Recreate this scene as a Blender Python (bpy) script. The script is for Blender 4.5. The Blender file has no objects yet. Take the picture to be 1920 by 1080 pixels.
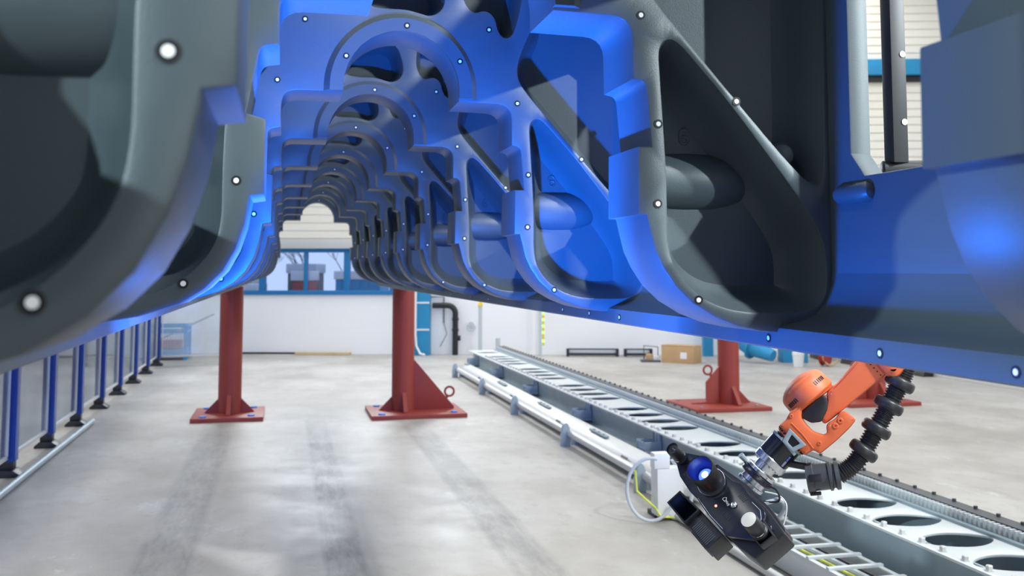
import bpy, bmesh, math, random
from mathutils import Vector, Matrix
random.seed(7)
SC = bpy.context.scene
COL = SC.collection
V = Vector
PI = math.pi

# ------------------------------------------------------------------ camera
F_PX = 1850.0
PSI = 0.226674          # yaw to the right of the block's long axis
PITCH = 0.0785398
cam_d = bpy.data.cameras.new('camera')
cam = bpy.data.objects.new('camera', cam_d); COL.objects.link(cam)
fw = V((math.sin(PSI)*math.cos(PITCH), math.cos(PSI)*math.cos(PITCH), math.sin(PITCH)))
rt = V((math.cos(PSI), -math.sin(PSI), 0))
up = rt.cross(fw)
cam.matrix_world = Matrix((( rt.x, up.x, -fw.x, 0), (rt.y, up.y, -fw.y, 0), (rt.z, up.z, -fw.z, 0), (0, 0, 0, 1)))
cam_d.sensor_width = 36.0
cam_d.lens = 36.0*F_PX/1920.0
cam_d.shift_x = 0.0
cam_d.shift_y = (362.40-540.0)/1920.0
cam_d.clip_start = 0.05; cam_d.clip_end = 300
cam_d.dof.use_dof = True
cam_d.dof.focus_distance = 2.75
cam_d.dof.aperture_fstop = 5.2
SC.camera = cam

# ------------------------------------------------------------------ world, lights, exposure
W = bpy.data.worlds.new('sky'); SC.world = W; W.use_nodes = True
bg = W.node_tree.nodes['Background']
bg.inputs[0].default_value = (0.62, 0.74, 1.0, 1); bg.inputs[1].default_value = 1.1
SC.view_settings.view_transform = 'Standard'; SC.view_settings.look = 'None'
SC.view_settings.gamma = 1.0; SC.view_settings.use_curve_mapping = False
SC.view_settings.exposure = 0.0

def area(name, loc, aim, sx, sy, power, color=(1, 1, 1), spread=180):
    l = bpy.data.lights.new(name, 'AREA'); l.shape = 'RECTANGLE'; l.size = sx; l.size_y = sy
    l.energy = power; l.color = color; l.spread = math.radians(spread)
    o = bpy.data.objects.new(name, l); COL.objects.link(o); o.location = loc
    o.rotation_euler = (V(aim)-V(loc)).to_track_quat('-Z', 'Y').to_euler()
    return o
# rows of ceiling lamps of the hall
for lx, pw in ((-3.2, 430), (4.2, 520), (9.8, 560)):
    area('ceiling_lamp_row', (lx, 9.0, 5.9), (lx, 9.0, 0), 1.2, 18.0, pw, (1.0, 0.985, 0.96))
# unseen fill lamp added behind the camera; daylight from the gable glazing
area('rear_fill', (1.0, -6.5, 1.2), (0.6, 4.0, -0.3), 5.0, 3.6, 185, (0.88, 0.95, 1.0))
area('gable_daylight', (1.2, 18.6, 3.0), (0.8, 6.0, -1.6), 5.0, 1.6, 420, (0.9, 0.95, 1.0))
# small unseen key lamp added high up, shining steeply into the open bays
area('key_lamp', (4.6, -1.7, 5.4), (0.9, 2.2, 0.3), 0.3, 0.25, 110, (0.93, 0.98, 1.0), 60)
area('right_fill', (11.0, 2.0, 2.6), (0.4, 2.6, 0.2), 5.0, 1.2, 520, (0.9, 0.96, 1.0))  # unseen lamp added to send light through the casting's right windows
# spot lamps; the blue pair hangs in mid-air, added to extend the projector's light
def spot(name, loc, aim, energy, size, color):
    l = bpy.data.lights.new(name, 'SPOT'); l.energy = energy; l.color = color; l.spot_size = math.radians(size); l.spot_blend = 0.3; l.shadow_soft_size = 0.07
    o = bpy.data.objects.new(name, l); COL.objects.link(o); o.location = loc
    o.rotation_euler = (V(aim)-V(loc)).to_track_quat('-Z', 'Y').to_euler()
# unseen narrow spots added to shine through the side windows of the casting
spot('right_spot_fill', (7.5, -4.0, 3.2), (0.95, 2.5, 0.72), 3900, 15, (0.85, 0.96, 1.0))
spot('left_spot_fill', (-6.3, -4.0, 3.0), (-0.2, 1.2, 0.45), 3200, 17, (0.75, 0.93, 1.0))
def blue_spot(name, loc, aim, energy, size, blend):
    sp = bpy.data.lights.new(name, 'SPOT'); sp.energy = energy; sp.color = (0.0, 0.155, 1.0)
    sp.spot_size = math.radians(size); sp.spot_blend = blend; sp.shadow_soft_size = 0.03
    so = bpy.data.objects.new(name, sp); COL.objects.link(so); so.location = loc
    so.rotation_euler = V(aim).to_track_quat('-Z', 'Y').to_euler()
blue_spot('blue_midair_light', (0.27, 2.035, -0.50), (-0.05, 1.0, 0.85), 540, 122, 0.35)
blue_spot('blue_upward_fill', (0.27, 2.035, -0.48), (0.16, 0.08, 1), 150, 160, 0.5)  # second blue lamp, added for the foot band and side wall

# ------------------------------------------------------------------ materials
def mat(name, color, rough=0.5, metal=0.0, spec=0.5, noise=None, bump=None, emit=None, alpha=None, coat=0):
    m = bpy.data.materials.new(name); m.use_nodes = True
    nt = m.node_tree; b = nt.nodes['Principled BSDF']
    b.inputs['Base Color'].default_value = (*color, 1); b.inputs['Roughness'].default_value = rough
    b.inputs['Metallic'].default_value = metal; b.inputs['Specular IOR Level'].default_value = spec
    if coat: b.inputs['Coat Weight'].default_value = coat; b.inputs['Coat Roughness'].default_value = 0.25
    tc = nt.nodes.new('ShaderNodeTexCoord')
    if noise:      # (scale, amount, second colour, detail)
        n = nt.nodes.new('ShaderNodeTexNoise'); n.inputs['Scale'].default_value = noise[0]; n.inputs['Detail'].default_value = noise[3] if len(noise) > 3 else 4
        r = nt.nodes.new('ShaderNodeValToRGB'); r.color_ramp.elements[0].position = 0.35; r.color_ramp.elements[1].position = 0.68
        mx = nt.nodes.new('ShaderNodeMix'); mx.data_type = 'RGBA'
        mx.inputs['A'].default_value = (*color, 1); mx.inputs['B'].default_value = (*noise[2], 1)
        ml = nt.nodes.new('ShaderNodeMath'); ml.operation = 'MULTIPLY'; ml.inputs[1].default_value = noise[1]
        nt.links.new(tc.outputs['Object'], n.inputs['Vector']); nt.links.new(n.outputs['Fac'], r.inputs[0])
        nt.links.new(r.outputs[0], ml.inputs[0]); nt.links.new(ml.outputs[0], mx.inputs['Factor'])
        nt.links.new(mx.outputs['Result'], b.inputs['Base Color'])
    if bump:       # (scale, strength, distance)
        n2 = nt.nodes.new('ShaderNodeTexNoise'); n2.inputs['Scale'].default_value = bump[0]; n2.inputs['Detail'].default_value = 3
        bp = nt.nodes.new('ShaderNodeBump'); bp.inputs['Strength'].default_value = bump[1]; bp.inputs['Distance'].default_value = bump[2]
        nt.links.new(tc.outputs['Object'], n2.inputs['Vector']); nt.links.new(n2.outputs['Fac'], bp.inputs['Height'])
        nt.links.new(bp.outputs[0], b.inputs['Normal'])
    if emit:
        b.inputs['Emission Color'].default_value = (*emit[0], 1); b.inputs['Emission Strength'].default_value = emit[1]
    if alpha is not None: b.inputs['Alpha'].default_value = alpha
    return m
M = {}
M['primer'] = mat('grey_casting_primer', (0.068, 0.090, 0.101), 0.43, 0, 0.5, (3.0, 0.35, (0.058, 0.078, 0.09)), (330, 0.22, 0.0016))
M['red'] = mat('red_oxide_paint', (0.30, 0.045, 0.032), 0.5, 0, 0.4, (6, 0.5, (0.25, 0.038, 0.03)), (120, 0.1, 0.001))
M['galv'] = mat('galvanised_steel', (0.60, 0.645, 0.66), 0.42, 0.25, 0.5, (7, 0.6, (0.62, 0.65, 0.66)), (60, 0.08, 0.001))
M['galvd'] = mat('grey_coated_steel', (0.36, 0.43, 0.47), 0.42, 0.3, 0.5, (5, 0.6, (0.27, 0.36, 0.41)))
M['alu'] = mat('brushed_aluminium', (0.58, 0.58, 0.57), 0.45, 0.3, 0.5, (4, 0.4, (0.56, 0.57, 0.58)))
M['steel'] = mat('machined_steel', (0.62, 0.64, 0.67), 0.22, 1.0, 0.5, (30, 0.3, (0.5, 0.52, 0.56)))
M['black'] = mat('black_plastic', (0.012, 0.013, 0.016), 0.42, 0, 0.5, None, (200, 0.06, 0.001))
M['blackg'] = mat('black_gloss_paint', (0.010, 0.012, 0.018), 0.22, 0, 0.6, (12, 0.4, (0.016, 0.018, 0.026)))
M['rubber'] = mat('black_rubber', (0.018, 0.019, 0.022), 0.38, 0, 0.5, (20, 0.5, (0.03, 0.03, 0.033)))
M['darkgrey'] = mat('dark_grey_plastic', (0.06, 0.068, 0.078), 0.4, 0, 0.5, (9, 0.4, (0.045, 0.05, 0.06)))
M['orange'] = mat('orange_robot_paint', (0.74, 0.15, 0.05), 0.45, 0, 0.4, (8, 0.35, (0.66, 0.13, 0.045)), (90, 0.05, 0.001))
M['white'] = mat('white_plaster', (0.90, 0.91, 0.93), 0.7, 0, 0.3, (1.2, 0.4, (0.86, 0.88, 0.91)), (40, 0.08, 0.002))
M['cream'] = mat('cream_cladding', (0.86, 0.83, 0.74), 0.55, 0, 0.3, (2.0, 0.3, (0.80, 0.78, 0.70)))
M['whitep'] = mat('white_plastic', (0.78, 0.79, 0.79), 0.45, 0, 0.4, (8, 0.3, (0.70, 0.71, 0.72)))
M['blue'] = mat('blue_frame_paint', (0.012, 0.17, 0.42), 0.45, 0, 0.4, (5, 0.3, (0.01, 0.14, 0.36)))
M['lblue'] = mat('light_blue_paint', (0.02, 0.28, 0.55), 0.5, 0, 0.4, (7, 0.5, (0.04, 0.22, 0.42)))
M['fblue'] = mat('dark_blue_fence_paint', (0.006, 0.05, 0.30), 0.35, 0, 0.5, (9, 0.4, (0.004, 0.03, 0.20)))
M['card'] = mat('brown_cardboard', (0.52, 0.34, 0.18), 0.8, 0, 0.2, (6, 0.5, (0.45, 0.29, 0.15)))
M['wood'] = mat('raw_pine_wood', (0.62, 0.48, 0.30), 0.75, 0, 0.2, (8, 0.6, (0.50, 0.36, 0.2)))
M['yellow'] = mat('yellow_plastic', (0.85, 0.60, 0.03), 0.5, 0, 0.4, (8, 0.3, (0.7, 0.48, 0.03)))
M['ycable'] = mat('yellow_green_cable', (0.78, 0.78, 0.10), 0.5, 0, 0.4, (20, 0.5, (0.3, 0.5, 0.06)))
M['gcable'] = mat('grey_cable_sleeve', (0.55, 0.60, 0.64), 0.45, 0, 0.4, (30, 0.4, (0.45, 0.5, 0.55)))
M['reddev'] = mat('faded_red_plastic', (0.42, 0.05, 0.04), 0.5, 0, 0.4, (8, 0.3, (0.3, 0.04, 0.03)))
M['lensgl'] = mat('coated_lens_glass', (0.72, 0.70, 0.60), 0.15, 0.0, 0.8, (10, 0.2, (0.66, 0.64, 0.55)))
M['projlens'] = mat('lit_blue_projector_lens', (0.01, 0.03, 0.3), 0.2, 0, 0.5, None, None, ((0.10, 0.25, 1.0), 1.6))
M['projhot'] = mat('projector_light_source', (0.2, 0.4, 1.0), 0.2, 0, 0.5, None, None, ((0.35, 0.55, 1.0), 14.0))
M['projhood'] = mat('blue_lit_lens_hood', (0.01, 0.03, 0.30), 0.35, 0, 0.5, (10, 0.3, (0.01, 0.02, 0.2)), None)
M['led'] = mat('red_status_led', (0.5, 0.02, 0.02), 0.3, 0, 0.5, None, None, ((1.0, 0.12, 0.08), 9.0))
M['greenled'] = mat('green_yellow_lamp', (0.3, 0.6, 0.1), 0.3, 0, 0.5, None, None, ((0.45, 0.95, 0.25), 1.2))
M['mwhite'] = mat('white_marker_dot', (0.95, 0.95, 0.95), 0.5, 0, 0.4, (50, 0.1, (0.9, 0.9, 0.9)))
M['mblack'] = mat('black_marker_ring', (0.008, 0.008, 0.009), 0.5, 0, 0.4, (50, 0.1, (0.01, 0.01, 0.01)))
M['bsticker'] = mat('blue_plastic_cap', (0.02, 0.20, 0.70), 0.5, 0, 0.4, (20, 0.2, (0.02, 0.16, 0.6)))
M['ground'] = mat('wet_asphalt', (0.20, 0.21, 0.24), 0.6, 0, 0.4, (0.8, 0.6, (0.34, 0.36, 0.42)))
M['bark'] = mat('bare_tree_bark', (0.10, 0.085, 0.09), 0.8, 0, 0.2, (5, 0.5, (0.16, 0.13, 0.13)))

def glass_mat(name, tint, transp):
    m = bpy.data.materials.new(name); m.use_nodes = True; nt = m.node_tree
    for n in list(nt.nodes):
        if n.type != 'OUTPUT_MATERIAL': nt.nodes.remove(n)
    out = [n for n in nt.nodes if n.type == 'OUTPUT_MATERIAL'][0]
    t = nt.nodes.new('ShaderNodeBsdfTransparent'); t.inputs[0].default_value = (*tint, 1)
    g = nt.nodes.new('ShaderNodeBsdfGlossy'); g.inputs['Roughness'].default_value = 0.06; g.inputs[0].default_value = (0.9, 0.95, 1, 1)
    d = nt.nodes.new('ShaderNodeBsdfDiffuse'); d.inputs[0].default_value = (0.75, 0.82, 0.9, 1)
    tc = nt.nodes.new('ShaderNodeTexCoord'); nz = nt.nodes.new('ShaderNodeTexNoise'); nz.inputs['Scale'].default_value = 2.0
    nt.links.new(tc.outputs['Object'], nz.inputs['Vector'])
    mm = nt.nodes.new('ShaderNodeMath'); mm.operation = 'MULTIPLY'; mm.inputs[1].default_value = (1-transp)*0.9
    nt.links.new(nz.outputs['Fac'], mm.inputs[0])
    m1 = nt.nodes.new('ShaderNodeMixShader'); nt.links.new(mm.outputs[0], m1.inputs[0]); nt.links.new(t.outputs[0], m1.inputs[1]); nt.links.new(d.outputs[0], m1.inputs[2])
    fr = nt.nodes.new('ShaderNodeFresnel'); fr.inputs[0].default_value = 1.45
    m2 = nt.nodes.new('ShaderNodeMixShader'); nt.links.new(fr.outputs[0], m2.inputs[0]); nt.links.new(m1.outputs[0], m2.inputs[1]); nt.links.new(g.outputs[0], m2.inputs[2])
    nt.links.new(m2.outputs[0], out.inputs[0])
    return m
M['plexi'] = glass_mat('clear_fence_panel', (0.93, 0.96, 1.0), 0.55)
M['pane'] = glass_mat('window_glass', (0.88, 0.93, 1.0), 0.95)

def floor_mat():
    m = bpy.data.materials.new('worn_concrete'); m.use_nodes = True; nt = m.node_tree; b = nt.nodes['Principled BSDF']
    tc = nt.nodes.new('ShaderNodeTexCoord')
    def noise(scale, detail=5, sc=(1, 1, 1), rough=0.6):
        mp = nt.nodes.new('ShaderNodeMapping'); mp.inputs['Scale'].default_value = sc
        n = nt.nodes.new('ShaderNodeTexNoise'); n.inputs['Scale'].default_value = scale; n.inputs['Detail'].default_value = detail; n.inputs['Roughness'].default_value = rough
        nt.links.new(tc.outputs['Object'], mp.inputs[0]); nt.links.new(mp.outputs[0], n.inputs['Vector']); return n
    def ramp(n, a, c):
        r = nt.nodes.new('ShaderNodeMapRange'); r.inputs['From Min'].default_value = a; r.inputs['From Max'].default_value = c
        nt.links.new(n.outputs['Fac'], r.inputs[0]); return r
    def mix(fac, A, B):
        x = nt.nodes.new('ShaderNodeMix'); x.data_type = 'RGBA'
        if isinstance(fac, float): x.inputs['Factor'].default_value = fac
        else: nt.links.new(fac, x.inputs['Factor'])
        for k, v in (('A', A), ('B', B)):
            if isinstance(v, tuple): x.inputs[k].default_value = (*v, 1)
            else: nt.links.new(v, x.inputs[k])
        return x.outputs['Result']
    c = mix(ramp(noise(1.1, 7, (1, 0.7, 1)), 0.35, 0.65).outputs[0], (0.33, 0.305, 0.28), (0.48, 0.46, 0.435))
    c2 = mix(ramp(noise(5.0, 8, (1.6, 0.9, 1), 0.75), 0.52, 0.78).outputs[0], c, (0.30, 0.275, 0.25))
    wf = ramp(noise(2.3, 9, (1.0, 0.5, 1), 0.8), 0.60, 0.70)
    c3 = mix(wf.outputs[0], c2, (0.80, 0.80, 0.80))
    mult = nt.nodes.new('ShaderNodeMath'); mult.operation = 'MULTIPLY'; mult.inputs[1].default_value = 0.45
    nt.links.new(wf.outputs[0], mult.inputs[0])
    c3 = mix(mult.outputs[0], c2, (0.80, 0.80, 0.80))
    # dark streaks running from the stands: shadow and reflection painted in, mixed with stains
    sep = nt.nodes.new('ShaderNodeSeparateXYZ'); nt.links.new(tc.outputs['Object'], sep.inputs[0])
    shade_streaks = None
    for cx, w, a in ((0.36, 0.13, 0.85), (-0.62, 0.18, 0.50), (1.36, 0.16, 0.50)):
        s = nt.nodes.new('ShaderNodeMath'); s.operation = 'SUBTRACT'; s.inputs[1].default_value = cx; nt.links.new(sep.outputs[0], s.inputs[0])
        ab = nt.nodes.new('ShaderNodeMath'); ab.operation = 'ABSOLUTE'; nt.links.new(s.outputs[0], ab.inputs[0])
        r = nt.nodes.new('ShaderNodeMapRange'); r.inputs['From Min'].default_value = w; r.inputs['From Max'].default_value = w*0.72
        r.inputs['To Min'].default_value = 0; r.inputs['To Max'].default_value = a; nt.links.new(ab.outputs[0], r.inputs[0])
        if shade_streaks is None: shade_streaks = r.outputs[0]
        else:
            mx = nt.nodes.new('ShaderNodeMath'); mx.operation = 'MAXIMUM'; nt.links.new(shade_streaks, mx.inputs[0]); nt.links.new(r.outputs[0], mx.inputs[1]); shade_streaks = mx.outputs[0]
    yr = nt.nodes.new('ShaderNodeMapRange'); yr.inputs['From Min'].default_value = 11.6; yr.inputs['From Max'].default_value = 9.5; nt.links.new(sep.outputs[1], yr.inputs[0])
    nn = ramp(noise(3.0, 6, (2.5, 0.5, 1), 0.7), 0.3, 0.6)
    m3 = nt.nodes.new('ShaderNodeMath'); m3.operation = 'MULTIPLY'; nt.links.new(shade_streaks, m3.inputs[0]); nt.links.new(yr.outputs[0], m3.inputs[1])
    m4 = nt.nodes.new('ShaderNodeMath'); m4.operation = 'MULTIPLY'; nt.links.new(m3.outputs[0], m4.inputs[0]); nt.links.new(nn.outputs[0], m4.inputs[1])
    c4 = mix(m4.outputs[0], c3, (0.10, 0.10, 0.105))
    nt.links.new(c4, b.inputs['Base Color'])
    rr = ramp(noise(2.2, 4), 0.3, 0.7); rr.inputs['To Min'].default_value = 0.38; rr.inputs['To Max'].default_value = 0.55
    nt.links.new(rr.outputs[0], b.inputs['Roughness'])
    bp = nt.nodes.new('ShaderNodeBump'); bp.inputs['Strength'].default_value = 0.12; bp.inputs['Distance'].default_value = 0.003
    nt.links.new(noise(30, 6).outputs['Fac'], bp.inputs['Height']); nt.links.new(bp.outputs[0], b.inputs['Normal'])
    return m
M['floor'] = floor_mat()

# ------------------------------------------------------------------ mesh helpers
class MB:
    def __init__(s): s.v = []; s.f = []; s.m = []; s.cur = 0
    def slot(s, i): s.cur = i; return s
    def add(s, vs, fs, T=None):
        b = len(s.v)
        s.v += [tuple(T @ V(p)) if T else tuple(p) for p in vs]
        s.f += [tuple(i+b for i in f) for f in fs]; s.m += [s.cur]*len(fs); return s
    def box(s, lo, hi, T=None):
        x0, y0, z0 = lo; x1, y1, z1 = hi
        return s.add([(x0,y0,z0),(x1,y0,z0),(x1,y1,z0),(x0,y1,z0),(x0,y0,z1),(x1,y0,z1),(x1,y1,z1),(x0,y1,z1)],
                     [(0,3,2,1),(4,5,6,7),(0,1,5,4),(1,2,6,5),(2,3,7,6),(3,0,4,7)], T)
    def prism(s, poly, a, b, axis='z', T=None):
        # poly in the two other axes, extruded a..b along axis
        n = len(poly)
        def mk(p, h): return {'z': (p[0], p[1], h), 'y': (p[0], h, p[1]), 'x': (h, p[0], p[1])}[axis]
        vs = [mk(p, a) for p in poly]+[mk(p, b) for p in poly]
        fs = [tuple(range(n)), tuple(range(2*n-1, n-1, -1))]+[(i, (i+1) % n, (i+1) % n+n, i+n) for i in range(n)]
        return s.add(vs, fs, T)
    def lathe(s, prof, p0, ax, seg=32, cap=True):
        # prof: list of (distance along ax, radius)
        ax = V(ax).normalized(); t = ax.orthogonal().normalized(); u = ax.cross(t); p0 = V(p0)
        vs = []; fs = []
        for d, r in prof:
            for k in range(seg):
                a = 2*PI*k/seg; vs.append(p0+ax*d+(t*math.cos(a)+u*math.sin(a))*r)
        for i in range(len(prof)-1):
            for k in range(seg):
                k2 = (k+1) % seg; fs.append((i*seg+k, i*seg+k2, (i+1)*seg+k2, (i+1)*seg+k))
        if cap: fs.append(tuple(range(seg-1, -1, -1))); fs.append(tuple(range((len(prof)-1)*seg, len(prof)*seg)))
        return s.add(vs, fs)
    def cyl(s, a, b, r, seg=20): a = V(a); b = V(b); return s.lathe([(0, r), ((b-a).length, r)], a, b-a, seg)
    def tube(s, pts, r, seg=10, cap=True):
        pts = [V(p) for p in pts]; n = len(pts); rs = r if isinstance(r, (list, tuple)) else [r]*n
        tang = [(pts[min(i+1, n-1)]-pts[max(i-1, 0)]).normalized() for i in range(n)]
        t = tang[0].orthogonal().normalized(); vs = []; fs = []
        for i in range(n):
            t = (t-tang[i]*t.dot(tang[i])).normalized(); u = tang[i].cross(t)
            for k in range(seg):
                a = 2*PI*k/seg; vs.append(pts[i]+(t*math.cos(a)+u*math.sin(a))*rs[i])
        for i in range(n-1):
            for k in range(seg):
                k2 = (k+1) % seg; fs.append((i*seg+k, i*seg+k2, (i+1)*seg+k2, (i+1)*seg+k))
        if cap: fs.append(tuple(range(seg-1, -1, -1))); fs.append(tuple(range((n-1)*seg, n*seg)))
        return s.add(vs, fs)
    def mesh(s, name, mats, bevel=0, smooth=35, fixn=True):
        me = bpy.data.meshes.new(name); me.from_pydata(s.v, [], s.f)
        for m in (mats if isinstance(mats, list) else [mats]): me.materials.append(M[m])
        me.polygons.foreach_set('material_index', s.m)
        bm = bmesh.new(); bm.from_mesh(me)
        if fixn: bmesh.ops.recalc_face_normals(bm, faces=bm.faces[:])
        if bevel:
            ed = [e for e in bm.edges if len(e.link_faces) == 2 and e.calc_face_angle(0) > math.radians(28)]
            bmesh.ops.bevel(bm, geom=ed, offset=bevel, segments=2, profile=0.6, affect='EDGES', clamp_overlap=True)
        bm.to_mesh(me); bm.free()
        me.polygons.foreach_set('use_smooth', [True]*len(me.polygons))
        me.set_sharp_from_angle(angle=math.radians(smooth))
        return me
def link(name, me, parent=None, loc=None):
    o = bpy.data.objects.new(name, me); COL.objects.link(o)
    if loc is not None: o.location = loc
    if parent is not None:
        o.parent = parent
    return o
def obj(name, mb, mats, parent=None, bevel=0, smooth=35, base=(0, 0, 0)):
    # mb is in world coordinates; base is the world place of the top-level parent
    if base != (0, 0, 0): mb.v = [(a-base[0], b-base[1], c-base[2]) for a, b, c in mb.v]
    return link(name, mb.mesh(name, mats, bevel, smooth), parent)
def empty(name, loc=(0, 0, 0)):
    o = bpy.data.objects.new(name, None); COL.objects.link(o); o.location = loc; o.empty_display_size = 0.1; return o
def tag(o, label, cat, group=None, kind=None):
    o['label'] = label
    if cat: o['category'] = cat
    if group: o['group'] = group
    if kind: o['kind'] = kind
    return o
def struct(name, mb, mats, bevel=0, label=None):
    o = obj(name, mb, mats, None, bevel); o['kind'] = 'structure'
    if label: o['label'] = label
    return o
def copy_tree(o, parent=None):
    c = o.copy(); COL.objects.link(c); c.parent = parent
    for ch in list(o.children): copy_tree(ch, c)
    return c

def rounded(pts, r0=0.0, seg=5):
    # pts: (x, y) or (x, y, r)
    out = []; n = len(pts)
    for i in range(n):
        p = V(pts[i][:2]); r = pts[i][2] if len(pts[i]) > 2 else r0
        if r <= 0: out.append(tuple(p)); continue
        a = V(pts[i-1][:2])-p; b = V(pts[(i+1) % n][:2])-p
        ra = min(r, a.length*0.48); rb = min(r, b.length*0.48)
        pa = p+a.normalized()*ra; pb = p+b.normalized()*rb
        for k in range(seg+1):
            t = k/seg; out.append(tuple(pa*(1-t)**2+p*2*t*(1-t)+pb*t*t))
    return out
def chaikin(pts, it=2):
    for _ in range(it):
        o = []
        for i in range(len(pts)):
            a = V(pts[i]); b = V(pts[(i+1) % len(pts)]); o += [tuple(a*0.75+b*0.25), tuple(a*0.25+b*0.75)]
        pts = o
    return pts
def area2(p): return sum(p[i][0]*p[(i+1) % len(p)][1]-p[(i+1) % len(p)][0]*p[i][1] for i in range(len(p)))
def inset(p, d):
    s = 1 if area2(p) > 0 else -1; n = len(p); out = []
    for i in range(n):
        a = V(p[i-1]); b = V(p[i]); c = V(p[(i+1) % n])
        e1 = (b-a).normalized(); e2 = (c-b).normalized()
        n1 = V((-e1.y, e1.x))*s; n2 = V((-e2.y, e2.x))*s; m = n1+n2
        if m.length < 1e-6: m = n1
        m.normalize(); k = d/max(0.5, m.dot(n1)); out.append(tuple(b+m*k))
    return out
def slab(outer, holes, depth, bevel=0.0, res=1):
    """polygon with holes, extruded 0..depth along local z; returns verts, faces"""
    vs = []; fs = []; ends = [[], []]
    if bevel > 0: prof_ = [(bevel, 0), (bevel*0.3, bevel*0.3), (0, bevel), (0, depth-bevel), (bevel*0.3, depth-bevel*0.3), (bevel, depth)]
    else: prof_ = [(0, 0), (0, depth)]
    loops = []
    for li, poly in enumerate([outer]+holes):
        q = [poly[0]]
        for p in poly[1:]:
            if (V(p[:2])-V(q[-1][:2])).length > 1e-5: q.append(p)
        if (V(q[0][:2])-V(q[-1][:2])).length < 1e-5: q.pop()
        q = [(p[0], p[1]) for p in q]; n = len(q); start = len(vs)
        for d, z in prof_:
            r = inset(q, d if li == 0 else -d) if d else q
            vs += [(a, b, z) for a, b in r]
        for i in range(len(prof_)-1):
            for k in range(n):
                k2 = (k+1) % n; a = start+i*n; fs.append((a+k, a+k2, a+n+k2, a+n+k))
        loops.append((start, n, start+(len(prof_)-1)*n))
    pts = []; idx0 = []; idx1 = []; edges = []
    for st, n, en in loops:
        b = len(pts)
        for k in range(n): pts.append(V(vs[st+k][:2])); idx0.append(st+k); idx1.append(en+k); edges.append((b+k, b+(k+1) % n))
    from mathutils.geometry import delaunay_2d_cdt
    ov, oe, of, ovo, _, _ = delaunay_2d_cdt(pts, edges, [], 0, 1e-7)
    segs = [(pts[a], pts[b]) for a, b in edges]
    for f in of:
        if any(not ovo[v] for v in f): continue
        cx_ = sum(ov[v].x for v in f)/len(f); cy_ = sum(ov[v].y for v in f)/len(f); par = False
        for a, b in segs:
            if (a.y > cy_) != (b.y > cy_) and cx_ < a.x+(cy_-a.y)*(b.x-a.x)/(b.y-a.y): par = not par
        if not par: continue
        fs.append(tuple(idx0[ovo[v][0]] for v in f)); fs.append(tuple(idx1[ovo[v][0]] for v in reversed(f)))
    return vs, fs
XZ = Matrix(((1, 0, 0, 0), (0, 0, 1, 0), (0, 1, 0, 0), (0, 0, 0, 1)))     # local (x, y, z) -> world (x, z, y): depth along +Y
YZ = Matrix(((0, 0, 1, 0), (1, 0, 0, 0), (0, 1, 0, 0), (0, 0, 0, 1)))     # local (x, y, z) -> world (z, x, y): depth along +X
def frame(o, e1, e2, n):
    return Matrix(((e1[0], e2[0], n[0], o[0]), (e1[1], e2[1], n[1], o[1]), (e1[2], e2[2], n[2], o[2]), (0, 0, 0, 1)))
FZ = -1.6      # floor height (the camera is the origin)

# ------------------------------------------------------------------ hall shell
WA = V((-0.7, 20.0, 0)); WE = V((8.2, -2.25, 0)).normalized(); WN = V((0, 0, 1)).cross(WE)   # far wall: along WE, WN points outside
WT = frame(WA, WE, (0, 0, 1), WN)        # local (along wall, height, outward)
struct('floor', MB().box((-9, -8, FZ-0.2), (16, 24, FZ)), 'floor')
vs, fs = slab([(-9, FZ), (16, FZ), (16, 6.2), (-9, 6.2)], [[(-3.2, -0.40), (2.87, -0.40), (2.87, 0.40), (-3.2, 0.40)], ], 0.3)
mb = MB(); mb.add(vs, fs, WT)
struct('wall_back', mb, 'white')
struct('wall_left', MB().box((-7.3, -8, FZ), (-7, 22.2, 6.2)), 'white')
struct('wall_right', MB().box((14.6, -8, FZ), (14.9, 16.6, 6.2)), 'white')
struct('wall_front', MB().box((-7, -8.3, FZ), (14.6, -8, 6.2)), 'white')
struct('ceiling', MB().box((-7.3, -8.3, 6.2), (14.9, 23, 6.4)), 'galvd')
# trapezoid cladding on the upper wall, lower edge above the window strip
def cladding(x0, x1, z0, z1, pitch, d):
    mb = MB(); n = int((z1-z0)/pitch)
    for k in range(n):
        z = z0+k*pitch
        mb.prism([(z, 0), (z+pitch*0.12, -d), (z+pitch*0.82, -d), (z+pitch*0.94, 0)], x0, x1, 'x', None)
    # prism axis x gives (h, p0, p1) = (along, height, outward)
    mb.v = [tuple(WT @ V(p)) for p in mb.v]
    return mb
struct('trim_cladding', cladding(-8.5, 15.8, 0.62, 6.1, 0.155, 0.035), 'cream', label='cream ribbed cladding on the upper far wall')
struct('trim_shutter_box', MB().box((-3.4, 0.43, -0.16), (3.0, 0.62, -0.0), WT), 'alu', 0.01, 'grey roller shutter box above the blue window strip')
mb = MB().box((-8, 3.74, -0.22), (15.5, 4.04, -0.04), WT)
struct('trim_wall_beam', mb, 'lblue', 0.005, 'light blue steel beam high on the cladding')
struct('trim_beam_gap', MB().box((-8, 3.62, -0.10), (15.5, 3.74, -0.04), WT), 'black', 0, 'dark gap below the blue wall beam')
# window strip
wb = MB()
ed = [-3.2, -2.35, -1.5, -0.6, 0.31, 1.16, 1.97, 2.87]
wb.box((-3.2, -0.46, -0.06), (2.90, -0.38, 0.12), WT); wb.box((-3.2, 0.36, -0.06), (2.90, 0.44, 0.12), WT)
for i, x in enumerate(ed): 
    w = 0.03 if i in (5, 3) else 0.055
    wb.box((x-w, -0.42, -0.05), (x+w, 0.40, 0.10), WT)
w1 = struct('window_1', wb, 'blue', 0.004)
obj('window_pane', MB().box((-3.18, -0.4, 0.03), (2.86, 0.38, 0.04), WT), 'pane', w1)
struct('baseboard_back', MB().box((-0.3, FZ, -0.05), (1.05, FZ+0.03, 0), WT), 'black')
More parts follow.
